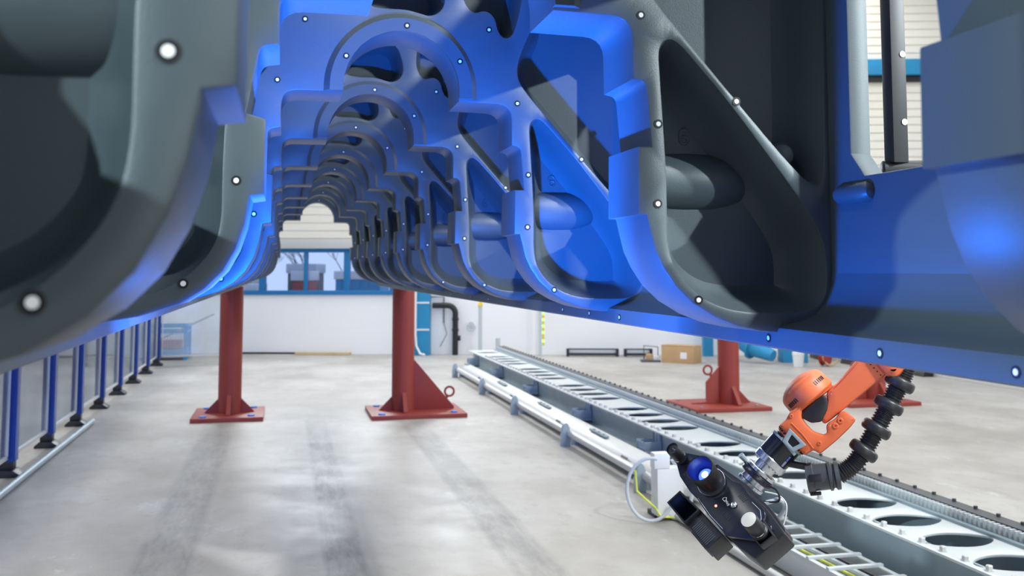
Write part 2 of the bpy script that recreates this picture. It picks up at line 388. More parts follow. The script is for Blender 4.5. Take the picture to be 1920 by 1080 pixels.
# open-air things behind the window
def out(x, d, z): return tuple(WT @ V((x, z, d)))
mb = MB(); mb.box((-30, FZ-0.3, 0.4), (30, FZ, 60), WT)
struct('ground', mb, 'ground')
def parked_box(x, d, w, dep, h, body, roof, label, z0=FZ, grp=None):
    b = out(x+w/2, d, z0); e = empty('storage_container', b)
    obj('container_body', MB().box((x, z0, d), (x+w, z0+h*0.82, d+dep), WT), body, e, 0.03, base=b)
    mb = MB()
    for k in range(int(w/0.3)): mb.box((x+0.1+k*0.3, z0+0.1, d-0.03), (x+0.22+k*0.3, z0+h*0.8, d-0.003), WT)
    obj('side_ribs', mb, body, e, base=b)
    obj('container_roof', MB().box((x-0.05, z0+h*0.82, d-0.05), (x+w+0.05, z0+h, d+dep+0.05), WT), roof, e, 0.02, base=b)
    tag(e, label, 'container', grp)
parked_box(-5.3, 13, 1.2, 2, 1.45, 'galvd', 'whitep', 'pale grey container with white roof outside, behind the leftmost visible pane')
parked_box(-3.25, 15, 0.95, 1.4, 1.85, 'darkgrey', 'gcable', 'dark grey container outside, seen in the left pane of the gap')
parked_box(-1.75, 10, 0.5, 1.0, 1.6, 'reddev', 'whitep', 'small dull red container with white roof outside')
parked_box(-4.0, 11, 0.8, 1.2, 1.2, 'gcable', 'whitep', 'low pale container outside, in the left pane of the gap')
parked_box(-1.35, 14, 1.5, 2, 1.6, 'lblue', 'whitep', 'blue container with white roof outside near the right end of the window strip')
parked_box(-1.9, 20, 0.9, 2, 2.1, 'reddev', 'darkgrey', 'tall dull red container furthest away outside')
def tree(x, d, h, label):
    b = out(x, d, FZ); e = MB()
    def br(p, dr, l, r, lev):
        q = p+dr*l; e.tube([p, (p+q)/2+V((random.uniform(-.05, .05), 0, 0)), q], [r, r*0.8, r*0.6], 5)
        if lev:
            for _ in range(4):
                nd = (dr+V((random.uniform(-.8, .8), random.uniform(-.5, .5), random.uniform(-.1, .6)))).normalized(); br(p+dr*l*random.uniform(.5, 1), nd, l*0.62, r*0.5, lev-1)
    br(V(b), V((0, 0, 1)), h*0.42, 0.05, 4)
    o = obj('bare_tree', e, 'bark'); tag(o, label, 'tree')
tree(-4.9, 24, 4.2, 'bare leafless tree outside, left of the middle window bar')
tree(-3.6, 26, 4.4, 'bare leafless tree outside, right of the middle window bar')
tree(-6.3, 22, 4.0, 'bare leafless tree outside the leftmost visible pane')

# ------------------------------------------------------------------ engine block
PITCH_Y = 1.16
def web_y(n): return (1.706+n)*PITCH_Y
TH = 0.205
CX, CZ, AR = 0.359, 0.583, 0.186
right = [(CX+AR, 0.549, 0), (0.722, 0.545, .05), (0.723, 0.411, 0), (0.752, 0.405, .018), (0.764, 0.266, 0),
         (0.734, 0.265, 0), (0.732, 0.120, 0), (0.750, 0.119, 0), (0.758, 0.085, 0), (0.768, 0.045, 0), (0.786, 0.007, 0),
         (0.814, -0.034, 0), (0.852, -0.069, 0), (0.903, -0.099, 0), (0.955, -0.119, 0), (1.01, -0.131, 0), (1.07, -0.136, 0)]
left = [(CX-AR, 0.567, 0), (-0.018, 0.566, .05), (-0.016, 0.447, 0), (-0.053, 0.442, .018), (-0.076, 0.308, 0),
        (-0.039, 0.298, 0), (-0.040, 0.149, 0), (-0.066, 0.145, 0), (-0.075, 0.090, 0), (-0.090, 0.042, 0), (-0.113, -0.001, 0),
        (-0.147, -0.036, 0), (-0.192, -0.064, 0), (-0.265, -0.086, 0), (-0.36, -0.102, 0)]
arch = [(CX+AR*math.cos(a), CZ+AR*math.sin(a), 0) for a in [PI*k/28 for k in range(29)]]
prof = [(-0.47, -0.105, 0)]+left[::-1]+arch[::-1]+right+[(1.20, -0.136, 0), (1.20, 1.26, 0), (-0.47, 1.26, 0)]
outer = rounded(prof, 0, 5)
low_r = chaikin([(0.797, 0.500), (0.783, 0.478), (0.786, 0.42), (0.790, 0.353), (0.797, 0.238), (0.799, 0.150), (0.798, 0.066), (0.808, 0.017), (0.840, -0.028), (0.879, -0.059), (0.927, -0.080),
                 (0.985, -0.089), (1.06, -0.091), (1.13, -0.089), (1.168, -0.060), (1.172, 0.0), (1.165, 0.070), (1.12, 0.145), (1.043, 0.244), (0.946, 0.366), (0.870, 0.450), (0.823, 0.500)])
up_r = chaikin([(0.80, 0.82), (0.775, 0.765), (0.752, 0.710), (0.742, 0.667), (0.746, 0.630), (0.772, 0.590), (0.841, 0.511), (0.953, 0.385), (1.08, 0.245), (1.145, 0.185), (1.172, 0.20),
                (1.175, 0.40), (1.175, 0.80), (1.175, 1.10), (1.14, 1.16), (0.90, 1.16), (0.83, 1.12), (0.81, 1.0)])
def mirror(p, dx=0.0): return [(0.704-x+dx, z+0.035) for x, z in p]
low_l = mirror(low_r, -0.026); low_l = [(max(x, -0.455), z) for x, z in low_l]
up_l = [(max(x, -0.455), z-0.01) for x, z in mirror(up_r, -0.01)]
kid = chaikin([(0.235, 0.885), (0.25, 0.853), (0.30, 0.845), (0.369, 0.847), (0.418, 0.836), (0.449, 0.828), (0.482, 0.842), (0.500, 0.878), (0.492, 0.93), (0.47, 0.99), (0.40, 1.02), (0.29, 0.98), (0.245, 0.93)])
lobe = chaikin([(0.556, 0.93), (0.562, 0.888), (0.578, 0.858), (0.601, 0.847), (0.626, 0.858), (0.650, 0.852), (0.668, 0.832), (0.675, 0.798), (0.688, 0.775), (0.706, 0.768), (0.724, 0.779), (0.735, 0.805), (0.75, 0.86), (0.768, 0.97), (0.75, 1.06), (0.62, 1.07), (0.565, 1.0)])
pockets = [low_r, up_r, low_l, up_l, kid, lobe]
BV = 0.006
def make_web():
    mb = MB()
    vs, fs = slab(outer, pockets, TH, BV, 1); mb.add(vs, fs, XZ)
    deep = 0.137
    for pk in pockets:
        rings = [(0.0, BV), (0.010, 0.035), (0.019, 0.070), (0.029, 0.100), (0.041, 0.122), (0.056, deep)]
        small = pk in (kid, lobe)
        base = [V(p) for p in pk]; vs = []; n = len(pk)
        for d, y in rings:
            q = inset(pk, d*(0.6 if small else 1.0)-0.0008)
            vs += [(x, y, z) for x, z in q]
        fs = []
        for i in range(len(rings)-1):
            for k in range(n):
                k2 = (k+1) % n; fs.append((i*n+k, i*n+k2, (i+1)*n+k2, (i+1)*n+k))
        mb.add(vs, fs)
        # pocket floor: a thin plate closing the pocket
        q = inset(pk, -0.002); vs2, fs2 = slab(q, [], 0.02); mb.add([(a, b, c+deep) for a, b, c in vs2], fs2, XZ)
    # raised half ring round the bearing bore, with a chamfered outer edge
    R0, R1, R2 = AR, 0.228, 0.250; h = 0.020; vs = []; N = 40
    ang = [-0.14+ (PI+0.21)*k/N for k in range(N+1)]
    for a in ang:
        c, s_ = math.cos(a), math.sin(a)
        if a < 0: pts = [(CX+R, CZ+a*R0*1.0) for R in (R0, R0, R1, R2)]
        elif a > PI: pts = [(CX-R, CZ-(a-PI)*R0) for R in (R0, R0, R1, R2)]
        else: pts = [(CX+R*c, CZ+R*s_) for R in (R0, R0, R1, R2)]
        for (x, z), y in zip(pts, (0.004, -h, -h, 0.004)): vs.append((x, y, z))
    fs = []
    for i in range(N):
        for k in range(3): fs.append((i*4+k, i*4+k+1, (i+1)*4+k+1, (i+1)*4+k))
    fs += [(0, 1, 2, 3), (N*4+3, N*4+2, N*4+1, N*4)]
    mb.add(vs, fs)
    # horizontal core boss in each lower pocket, ending in a rounded nose
    for x0, x1, sgn, dz in ((0.80, 1.02, 1, 0), (-0.125, -0.345, -1, 0.035)):
        rr = 0.070; pr = [(0, rr*0.9), (0.04, rr*0.97), (0.10, rr)]+[(0.13+0.14*math.sin(a), rr*math.cos(a)**0.8) for a in [0.2, 0.5, 0.8, 1.1, 1.35, 1.5]]
        mb.lathe(pr, (x0, deep+0.026, 0.205+dz), (sgn, 0, 0.0), 28)
    # oil gallery boss at the outer wall
    for sx, dz in ((1, 0), (-1, 0.035)):
        xx = 1.12 if sx > 0 else -0.41
        mb.lathe([(0, 0.030), (0.07, 0.030), (0.085, 0.024), (0.09, 0.01)], (xx, 0.135, 0.27+dz), (0.25*sx*-1, -1, -0.1), 20)
    me = mb.mesh('bulkhead', 'primer', 0, 38)
    return me
NUMX, NUMZ, deep_ = 0.895, 0.308, 0.137
block = empty('engine_block', (0.35, 6.0, -0.165))
BASE = (0.35, 6.0, -0.165)
tag(block, 'huge grey engine block casting with arched bearing webs, raised on red stands, lit blue', 'engine block')
web_me = make_web()
nb = MB(); gl = [(0.009, 0.013), (0.004, 0.018), (-0.003, 0.018), (-0.009, 0.012), (-0.010, 0.0), (-0.009, -0.010), (-0.003, -0.016), (0.004, -0.016), (0.010, -0.009), (0.008, -0.001), (0.002, 0.002), (-0.005, 0.001), (-0.009, -0.004)]
nb.tube([(x, 0, z) for x, z in gl], 0.0035, 8)
num_me = nb.mesh('cast_number', 'primer')
mk = MB(); mk.slot(0).lathe([(0, 0.0098), (0.0006, 0.0098)], (0, 0, 0), (0, -1, 0), 20); mk.slot(1).lathe([(0, 0.0052), (0.0012, 0.0052)], (0, 0, 0), (0, -1, 0), 18)
mk_me = mk.mesh('reference_marker', ['mblack', 'mwhite'])
def add_marker(parent, loc, rot=(0, 0, 0)):
    o = link('reference_marker', mk_me, parent, loc); o.rotation_euler = rot
    o['label'] = 'small white dot on a black ring'
    return o
MK = [(0.779, 0.315, 0), (0.776, 0.143, 0), (0.866, -0.062, 0), (0.962, 0.371, 0), (0.742, 0.551, 0), (0.646, 0.793, 0), (0.373, 0.787, 1), (0.546, 0.678, 1), (0.181, 0.679, 1),
      (0.052, 0.795, 0), (-0.030, 0.597, 0), (-0.093, 0.175, 0), (-0.186, -0.024, 0)]
for n in range(-2, 9):
    w = link('bulkhead', web_me, block, (-BASE[0], web_y(n)-BASE[1], -BASE[2]))
    if n < -1: continue
    link('cast_number', num_me, w, (NUMX, deep_-0.0005, NUMZ))
    for i, (x, z, rg) in enumerate(MK):
        if n >= 4 and i not in (0, 1, 6): continue
        if n >= 2 and i in (8, 9, 10): continue
        add_marker(w, (x, -0.0207 if rg else -0.0007, z))
Y0, Y1 = web_y(-2), web_y(8)+TH
# outer walls with one chamfered window per bay
def wall_part(name, x0, x1, dz, zlow):
    holes = []
    for n in range(-2, 8):
        a = web_y(n)+TH+0.12; b = web_y(n+1)-0.085
        holes.append([(a, 0.245+dz), (a+0.045, 0.200+dz), (b-0.05, 0.200+dz), (b, 0.252+dz), (b, 0.74+dz), (b-0.05, 0.79+dz), (a+0.05, 0.79+dz), (a, 0.74+dz)])
    vs, fs = slab([(Y0, zlow), (Y1, zlow), (Y1, 1.26), (Y0, 1.26)], holes, x1-x0, 0.004, 1)
    mb = MB(); mb.add([(a, b, c+x0) for a, b, c in vs], fs, YZ)
    xi = x0 if x0 > 0 else x1
    for n in range(-2, 8):
        yb = web_y(n+1)-0.03
        mb.lathe([(0, 0.006), (0.006, 0.016), (0.02, 0.022), (0.12, 0.022), (0.134, 0.016), (0.14, 0.006)], (xi, yb-0.14, 0.165+dz), (0, 1, 0), 20)
    return obj(name, mb, 'primer', block, base=BASE)
wall_part('side_wall', 1.185, 1.235, 0, -0.10)
wall_part('side_wall', -0.52, -0.47, 0.035, -0.07)
# fillet, inner band and outer foot along the bottom edge of each side
def foot(s):
    cx = 0.352; X = lambda d: cx+s*d; dz = 0.0 if s > 0 else 0.038
    a = [(X(0.836), 0.02), (X(0.830), -0.03), (X(0.815), -0.070), (X(0.790), -0.096), (X(0.755), -0.110), (X(0.715), -0.117), (X(0.700), -0.124), (X(0.698), -0.135), (X(0.698), -0.166),
         (X(0.703), -0.170), (X(1.02), -0.170), (X(1.02), -0.115), (X(0.93), -0.09), (X(0.886), -0.05), (X(0.884), 0.02)]
    mb = MB().prism([(x, z+dz) for x, z in a], Y0, Y1, 'y')
    return obj('foot_flange', mb, 'primer', block, 0.0, 50, BASE)
fr_ = foot(1); fl_ = foot(-1)
mb = MB().box((-0.52, Y0, 1.26), (-0.30, Y1, 1.36)); mb.box((1.02, Y0, 1.26), (1.235, Y1, 1.36))
for n in range(-2, 8):
    mb.box((-0.3, web_y(n)+0.0, 1.26), (1.02, web_y(n)+TH, 1.36))
obj('top_deck', mb, 'primer', block, base=BASE)
for yy in (1.26, 1.60, 2.02, 3.02, 3.34, 3.68, 5.1, 5.6, 6.3):
    add_marker(fr_, (1.0492-BASE[0], yy-BASE[1], -0.148-BASE[2]), (0, 0, -PI/2))

# ------------------------------------------------------------------ red stands
def stand(x, y, kind, label, top=-0.172):
    b = (x, y, FZ); e = empty('support_stand', b)
    tag(e, label, 'support stand', None)
    if kind == 'plain': px0, px1 = x-0.38, x+0.37
    elif kind == 'right': px0, px1 = x-0.385, x+0.66
    else: px0, px1 = x-0.62, x+0.33
    y0, y1 = y-0.44, y+0.44
    pl = obj('base_plate', MB().box((px0, y0, FZ), (px1, y1, FZ+0.045)), 'red', e, 0.004, base=b)
    for (cx_, cy_) in ((px0+0.12, y0+0.1), (px1-0.13, y0+0.12), (px0+0.12, y1-0.1), (px1-0.12, y1-0.1)):
        mbb = MB().cyl((cx_, cy_, FZ+0.045), (cx_, cy_, FZ+0.058), 0.038 if kind != 'left' else 0.02, 18)
        c = obj('anchor_cap', mbb, 'bsticker' if kind != 'left' else 'steel', e, base=b)
    obj('column', MB().cyl((x, y, FZ+0.045), (x, y, top), 0.125, 40), 'red', e, base=b)
    t = 0.012
    for sg in (-1, 1):
        if (kind == 'right' and sg == 1) or (kind == 'left' and sg == -1): continue
        obj('gusset', MB().prism([(x+sg*0.12, FZ+0.045), (x+sg*0.27, FZ+0.045), (x+sg*0.12, FZ+0.20)], y-t, y+t, 'y'), 'red', e, base=b)
    for sg in (-1, 1):
        obj('gusset', MB().prism([(y+sg*0.12, FZ+0.045), (y+sg*0.30, FZ+0.045), (y+sg*0.30, FZ+0.06), (y+sg*0.125, FZ+0.25), (y+sg*0.12, FZ+0.25)], x-0.022, x+0.022, 'x'), 'red', e, base=b)
    eye = MB()
    if kind == 'right':
        obj('bracing_plate', MB().prism([(x+0.1, FZ+0.045), (x+0.58, FZ+0.045), (x+0.58, FZ+0.07), (x+0.11, FZ+0.62), (x+0.1, FZ+0.62)], y-0.015, y+0.015, 'y'), 'red', e, 0.002, base=b)
        c = V((x+0.53, y, FZ+0.235)); st = (c+V((-0.03, 0, -0.06)), c+V((-0.07, 0, -0.12)))
    if kind == 'left':
        obj('bracing_plate', MB().prism([(x-0.1, FZ+0.045), (x-0.47, FZ+0.045), (x-0.47, FZ+0.055), (x-0.29, FZ+0.065), (x-0.29, FZ+0.30), (x-0.12, FZ+0.48), (x-0.1, FZ+0.48)], y-0.015, y+0.015, 'y'), 'red', e, 0.002, base=b)
        c = V((x-0.265, y, FZ+0.435)); st = (c+V((0.03, 0, -0.05)), c+V((0.05, 0, -0.08)))
    if kind != 'plain':
        pts = [c+V((math.cos(a)*0.052, 0, math.sin(a)*0.052)) for a in [2*PI*k/24 for k in range(25)]]
        eye.tube(pts, 0.0125, 10, False); eye.tube([c+(st[0]-c).normalized()*0.052, st[0], st[1]], 0.017, 10)
        obj('lifting_eye', eye, 'red', e, base=b)
    return e
stand(-0.556, 11.46, 'plain', 'left red stand under the far end of the block, on a square base plate')
stand(1.331, 11.24, 'right', 'red stand with large triangular brace, under the far right end of the block')
stand(5.16, 10.95, 'left', 'red stand right of the robot rail with brace and lifting eye on its left', -0.17)
stand(7.10, 10.95, 'left', 'rearmost red stand at the right, half hidden behind the orange robot arm', -0.17)
stand(-0.556, 1.2, 'plain', 'red stand under the near left end of the block', -0.135)

# ------------------------------------------------------------------ safety fence on the left
fe = empty('safety_fence', (-2.07, 7.2, FZ)); FB = (-2.07, 7.2, FZ)
tag(fe, 'dark blue posted safety fence with clear panels along the left side', 'fence')
def post(x, y, ang=0):
    T = Matrix.Translation((x, y, 0)) @ Matrix.Rotation(ang, 4, 'Z')
    mb = MB(); mb.slot(0).box((-0.030, -0.05, FZ+0.12), (0.055, 0.05, 0.62), T)
    for q in (-0.010, 0.035): mb.slot(0).box((q-0.006, -0.056, FZ+0.13), (q+0.006, -0.05, 0.6), T)
    mb.slot(1).box((-0.085, -0.046, FZ+0.12), (-0.030, 0.046, 0.62), T)
    p = obj('fence_post', mb, ['fblue', 'black'], fe, 0.003, base=FB)
    f = MB(); f.box((-0.06, -0.045, FZ+0.055), (0.045, 0.045, FZ+0.13), T); f.prism([(-0.10, FZ), (0.10, FZ), (0.10, FZ+0.02), (0.05, FZ+0.055), (-0.06, FZ+0.055), (-0.10, FZ+0.02)], -0.085, 0.085, 'y', T)
    obj('post_foot', f, 'black', p, 0.006, base=FB)
    for z in (FZ+0.35, FZ+0.85, FZ+1.35): obj('hinge_clip', MB().box((-0.040, -0.062, z), (0.0, -0.045, z+0.07), T), 'black', p, base=FB)
def panel(x0, y0, x1, y1):
    a = V((x0, y0, 0)); b = V((x1, y1, 0)); e = (b-a).normalized(); n = V((-e.y, e.x, 0)); L = (b-a).length
    T = frame(a, e, (0, 0, 1), n)
    mb = MB(); g = 0.07
    for z in (FZ+0.14, 0.55): mb.box((g, z, -0.012), (L-g, z+0.028, 0.012), T)
    for x in (g, L-g-0.02): mb.box((x, FZ+0.14, -0.012), (x+0.02, 0.578, 0.012), T)
    p = obj('panel_frame', mb, 'alu', fe, 0.002, base=FB)
    obj('clear_panel', MB().box((g+0.015, FZ+0.16, -0.002), (L-g-0.015, 0.56, 0.002), T), 'plexi', p, base=FB)
ys = [5.9, 7.22, 8.546, 9.87, 11.16, 12.48, 13.8, 15.14, 16.46, 17.80]
for y in ys: post(-2.07, y)
for a, b in zip(ys, ys[1:]): panel(-2.07, a, -2.07, b)
post(-0.86, 17.92, PI/2); panel(-2.07, 17.8, -0.86, 17.92)
mb = MB().tube([(-1.905, 6.0, FZ+0.03), (-1.92, 8.5, FZ+0.03), (-1.925, 11.22, FZ+0.03)], 0.027, 14)
tag(obj('steel_pipe', mb, 'galvd'), 'long grey steel pipe lying on the floor beside the left fence', 'pipe')

# ------------------------------------------------------------------ robot rail
rail = empty('robot_rail', (3.22, 3.0, FZ)); RB = (3.22, 3.0, FZ)
tag(rail, 'long grey steel robot rail with lens-shaped cut-outs and a toothed rack', 'robot rail')
RY0, RY1 = 0.8, 16.1; ZT = -1.30
holes = []
y = 1.18; k = -8
while y < RY1-0.4:
    if k % 5 != 3:
        hp = []
        for i in range(28):
            a = 2*PI*i/28; c, s_ = math.cos(a), math.sin(a)
            hp.append((3.205+0.195*c, y+0.128*s_*(1-0.25*c*c)))
        holes.append(hp)
    k += 1; y += 0.39
vs, fs = slab([(2.975, RY0), (3.47, RY0), (3.47, RY1), (2.975, RY1)], holes, 0.014, 0.003, 1)
mb = MB(); mb.add([(a, b, c+ZT-0.014) for a, b, c in vs], fs)
obj('top_plate', mb, 'galv', rail, base=RB)
for xa, xb, xc in ((3.055, 2.99, 3.13), (3.40, 3.34, 3.48)):
    mb = MB(); mb.box((xa, RY0, -1.52), (xa+0.015, RY1, ZT-0.014)); mb.box((xb, RY0, -1.545), (xc, RY1, -1.52))
    obj('side_beam', mb, 'galvd', rail, base=RB)
obj('hole_shade_plate', MB().box((3.07, RY0, -1.515), (3.40, RY1, -1.505)), 'darkgrey', rail, base=RB)  # dark sheet added so the cut-outs above look shaded inside
for yy in (0.85, 5.47, 7.42, 9.37, 11.32, 13.27, 15.22, 16.05): obj('cross_web', MB().box((3.07, yy-0.006, -1.50), (3.40, yy+0.006, ZT-0.014)), 'galvd', rail, base=RB)
mb = MB(); y = RY0+0.02
while y < RY1-0.05: mb.box((3.436, y, ZT+0.002), (3.470, y+0.0170, ZT+0.056)); y += 0.036
mb.box((3.462, RY0, ZT-0.002), (3.49, RY1, ZT+0.05))
obj('toothed_rack', mb, 'galv', rail, base=RB)
mb = MB(); mb.box((3.47, RY0, ZT+0.05), (3.56, RY1, ZT+0.062)); mb.box((3.48, RY0, ZT-0.05), (3.55, RY1, ZT+0.05))
y = RY0+0.05
while y < RY1: mb.cyl((3.545, y, ZT+0.06), (3.545, y, ZT+0.076), 0.011, 8); y += 0.17
obj('rack_cover', mb, 'darkgrey', rail, base=RB)
mb = MB(); mb.box((3.40, RY0, ZT), (3.430, RY1, ZT+0.014)); obj('guide_strip', mb, 'galvd', rail, base=RB)
hb = MB(); hb.lathe([(0, 0.022), (0.004, 0.022), (0.0045, 0.016), (0.02, 0.016), (0.023, 0.012)], (0, 0, 0), (0, 0, 1), 6)
bme = hb.mesh('bolt', 'alu')
for i in range(78):
    link('bolt', bme, rail, (3.015-RB[0], 2.9+i*0.155-RB[1], ZT-RB[2]))
for i, yy in enumerate((6.15, 7.85, 9.75, 11.9, 13.9, 15.7)):
    mb = MB()
    mb.box((2.86, yy-0.12, -1.50), (3.05, yy+0.12, -1.475)); mb.box((2.90, yy-0.10, -1.475), (3.05, yy-0.085, -1.40)); mb.box((2.90, yy+0.085, -1.475), (3.05, yy+0.10, -1.40))
    for q in (-0.07, 0.0, 0.07):
        mb.box((3.03, yy+q-0.012, -1.48), (3.05, yy+q+0.012, -1.33)); mb.cyl((2.92, yy+q, FZ+0.02), (2.92, yy+q, -1.41), 0.014, 10); mb.lathe([(0, 0.026), (0.022, 0.026)], (2.92, yy+q, -1.475), (0, 0, 1), 6)
    a = obj('levelling_bracket', mb, 'galvd', rail, 0.002, base=RB)
    obj('bracket_foot', MB().lathe([(0, 0.055), (0.012, 0.055), (0.02, 0.03), (0.07, 0.026)], (2.92, yy, FZ), (0, 0, 1), 18), 'black', a, base=RB)
for yy in (1.6, 3.6, 6.15, 7.75, 9.75, 11.9, 13.9, 15.7): obj('rail_foot', MB().box((2.99, yy-0.09, FZ), (3.47, yy+0.09, -1.545)), 'galvd', rail, base=RB)

# long aluminium cable trunking on the floor left of the rail
tr = empty('cable_trunking', (2.72, 10.5, FZ)); TB = (2.72, 10.5, FZ)
tag(tr, 'long aluminium cable trunking with side tube lying on the floor left of the rail', 'cable trunking')
mb = MB().prism([(2.66, -1.53), (2.70, -1.475), (2.72, -1.46), (2.83, -1.44), (2.85, -1.45), (2.85, -1.53)], 6.42, 15.1, 'y')
obj('trunking_profile', mb, 'alu', tr, 0.004, base=TB)
obj('side_tube', MB().tube([(2.585, 6.42, -1.485), (2.585, 15.0, -1.485)], 0.034, 16), 'alu', tr, base=TB)
for yy in (6.9, 8.85, 10.9, 12.75, 14.85):
    pf = [(2.545-0.045, FZ), (2.545+0.04, FZ)]+[(2.545+0.04*math.cos(a), -1.49+0.10*math.sin(a)) for a in [PI*k/12 for k in range(13)]]+[(2.545-0.045, -1.49)]
    obj('end_pad', MB().prism(pf, yy-0.02, yy+0.02, 'y'), 'galvd', tr, 0.004, base=TB)
    mb = MB(); mb.prism([(2.62+0.0, FZ), (2.88, FZ), (2.88, -1.53), (2.62, -1.53)], yy+0.05, yy+0.09, 'y'); mb.cyl((2.585, yy+0.04, -1.485), (2.66, yy+0.07, -1.50), 0.012, 8)
    obj('saddle', mb, 'galvd', tr, base=TB)
for yy in (7.6, 9.55, 11.6, 13.6):
    T = frame((2.70, yy, -1.476), (0, 1, 0), V((0.5, 0, 0.86)).normalized(), (-0.86, 0, 0.5))
    obj('slot_label', MB().box((-0.07, -0.035, 0.012), (0.07, -0.005, 0.016), frame((2.69, yy, -1.478), (0, 1, 0), (0.588, 0, 0.809), (-0.809, 0, 0.588))), 'black', tr, base=TB)
mb = MB()
for yy in (6.6, 8.3, 10.2, 12.3): mb.box((2.74, yy, -1.445), (2.78, yy+0.45, -1.432)); [mb.cyl((2.76, yy+q, -1.44), (2.76, yy+q, -1.422), 0.011, 6) for q in (0.08, 0.22, 0.36)]
obj('splice_plate', mb, 'galvd', tr, base=TB)

# open ladder tray in the foreground
lt = empty('ladder_tray', (2.76, 4.8, FZ)); LB = (2.76, 4.8, FZ)
tag(lt, 'galvanised ladder cable tray with rungs, below the black scanner head', 'cable tray')
for x in (2.62, 2.89):
    mb = MB(); mb.box((x-0.006, 3.2, -1.585), (x+0.006, 5.9, -1.455)); mb.box((x-0.02, 3.2, -1.455), (x+0.006, 5.9, -1.448))
    obj('side_rail', mb, 'galv', lt, base=LB)
for i in range(14):
    yy = 3.3+i*0.19
    obj('rung', MB().box((2.60, yy, -1.452), (2.90, yy+0.028, -1.436)), 'galv', lt, 0.003, base=LB)
hs = []
yy = 3.28
while yy < 5.85:
    for k in range(9): hs.append([(2.655+k*0.025, yy), (2.667+k*0.025, yy), (2.667+k*0.025, yy+0.02), (2.655+k*0.025, yy+0.02)])
    yy += 0.042
vs, fs = slab([(2.626, 3.2), (2.884, 3.2), (2.884, 5.9), (2.626, 5.9)], hs, 0.003)
mb = MB(); mb.add([(a, b, c-1.53) for a, b, c in vs], fs); obj('perforated_floor', mb, 'galv', lt, base=LB)
for i, (x, m_, r) in enumerate(((2.68, 'gcable', 0.014), (2.75, 'ycable', 0.008), (2.80, 'gcable', 0.016), (2.85, 'black', 0.01))):
    tag(obj('power_cable', MB().tube([(x, 3.2, -1.50), (x+0.01, 4.2, -1.495), (x-0.01, 5.2, -1.50), (x, 5.95, -1.49)], r, 8), m_),
        ['thick grey cable at the left side of the ladder tray', 'thin yellow cable in the ladder tray', 'thick grey cable in the middle of the ladder tray', 'black cable at the right side of the ladder tray'][i], 'cable')
mb = MB().tube([(2.50, 3.2, -1.57), (2.50, 6.1, -1.57)], 0.026, 12)
tag(obj('conduit_pipe', mb, 'alu'), 'bare metal conduit pipe on the floor along the ladder tray', 'pipe')

# junction box and its looped cables
jb = empty('junction_box', (2.46, 6.3, FZ)); JB = (2.46, 6.3, FZ)
tag(jb, 'white junction box with plug connectors standing left of the rail behind the scanner', 'junction box')
obj('box_body', MB().box((2.36, 6.20, FZ+0.03), (2.54, 6.08, FZ+0.33)), 'whitep', jb, 0.008, base=JB)
obj('box_socket', MB().box((2.34, 6.16, FZ+0.33), (2.45, 6.08, FZ+0.43)), 'whitep', jb, 0.01, base=JB)
obj('box_foot', MB().box((2.38, 6.18, FZ), (2.58, 6.32, FZ+0.03)), 'black', jb, base=JB)
obj('cable_plug', MB().cyl((2.54, 6.22, FZ+0.33), (2.57, 6.17, FZ+0.40), 0.026, 12), 'gcable', jb, base=JB)
def loop(c, rx, rz, tilt, a0, a1, n=28): 
    return [V(c)+V((math.cos(a)*rx, -math.cos(a)*tilt, math.sin(a)*rz)) for a in [a0+(a1-a0)*k/n for k in range(n+1)]]
tag(obj('looped_cable', MB().tube(loop((2.30, 6.04, FZ+0.215), 0.15, 0.195, 0.03, 1.3, 5.9), 0.011, 8), 'gcable'), 'grey cable looping down on the left side of the white junction box', 'cable')
tag(obj('looped_cable', MB().tube(loop((2.49, 6.08, FZ+0.20), 0.10, 0.185, 0.02, 1.9, -2.2), 0.012, 8), 'gcable'), 'light grey sleeve cable arching over the front of the junction box', 'cable')
tag(obj('looped_cable', MB().tube(loop((2.64, 6.08, FZ+0.20), 0.07, 0.19, 0.02, 2.3, -2.0), 0.010, 8), 'whitep'), 'white cable looping down on the right side of the junction box', 'cable')
tag(obj('earth_wire', MB().tube([(2.21, 6.08, FZ+0.33), (2.22, 6.08, FZ+0.2), (2.34, 6.07, FZ+0.09), (2.38, 6.08, FZ+0.03), (2.50, 6.08, FZ+0.02), (2.54, 6.08, FZ+0.03)], 0.007, 8), 'ycable'), 'yellow earth wire hanging in front of the junction box', 'cable')

# ------------------------------------------------------------------ robot arm
AP, A1, A2, A3 = V((1.3576, 2.6, -0.5289)), V((0.70324, -0.32277, 0.63346)), V((-0.495, 0.41728, 0.76214)), V((-0.51033, -0.84953, 0.13368))
AT = frame(AP, A1, A2, A3)
def aw(x, y, z=0): return AT @ V((x, y, z))
rob = empty('industrial_robot', (3.23, 2.2, ZT)); OB = (3.23, 2.2, ZT)
tag(rob, 'orange industrial robot arm reaching under the block from the right, with black corrugated hose', 'robot')
def apoly(poly, z0, z1, bevel, name, m_, parent=rob, r=0.004):
    p = rounded([(x, y, r) for x, y in poly], r, 3)
    vs, fs = slab(p, [], z1-z0, bevel, 2); mb = MB(); mb.add([(a, b, c+z0) for a, b, c in vs], fs, AT)
    return obj(name, mb, m_, parent, 0, 35, OB)
fa = apoly([(0.46, 0.085), (0.3571, 0.0706), (0.3038, 0.0601), (0.2702, 0.0529), (0.2499, 0.0562), (0.2315, 0.0497), (0.2224, 0.0319), (0.1964, 0.019), (0.1751, 0.0066), (0.1704, -0.0061), (0.1769, -0.0131), (0.2063, -0.013), (0.3822, -0.0092), (0.46, -0.002)], -0.075, 0.0, 0.010, 'forearm', 'orange', r=0.012)
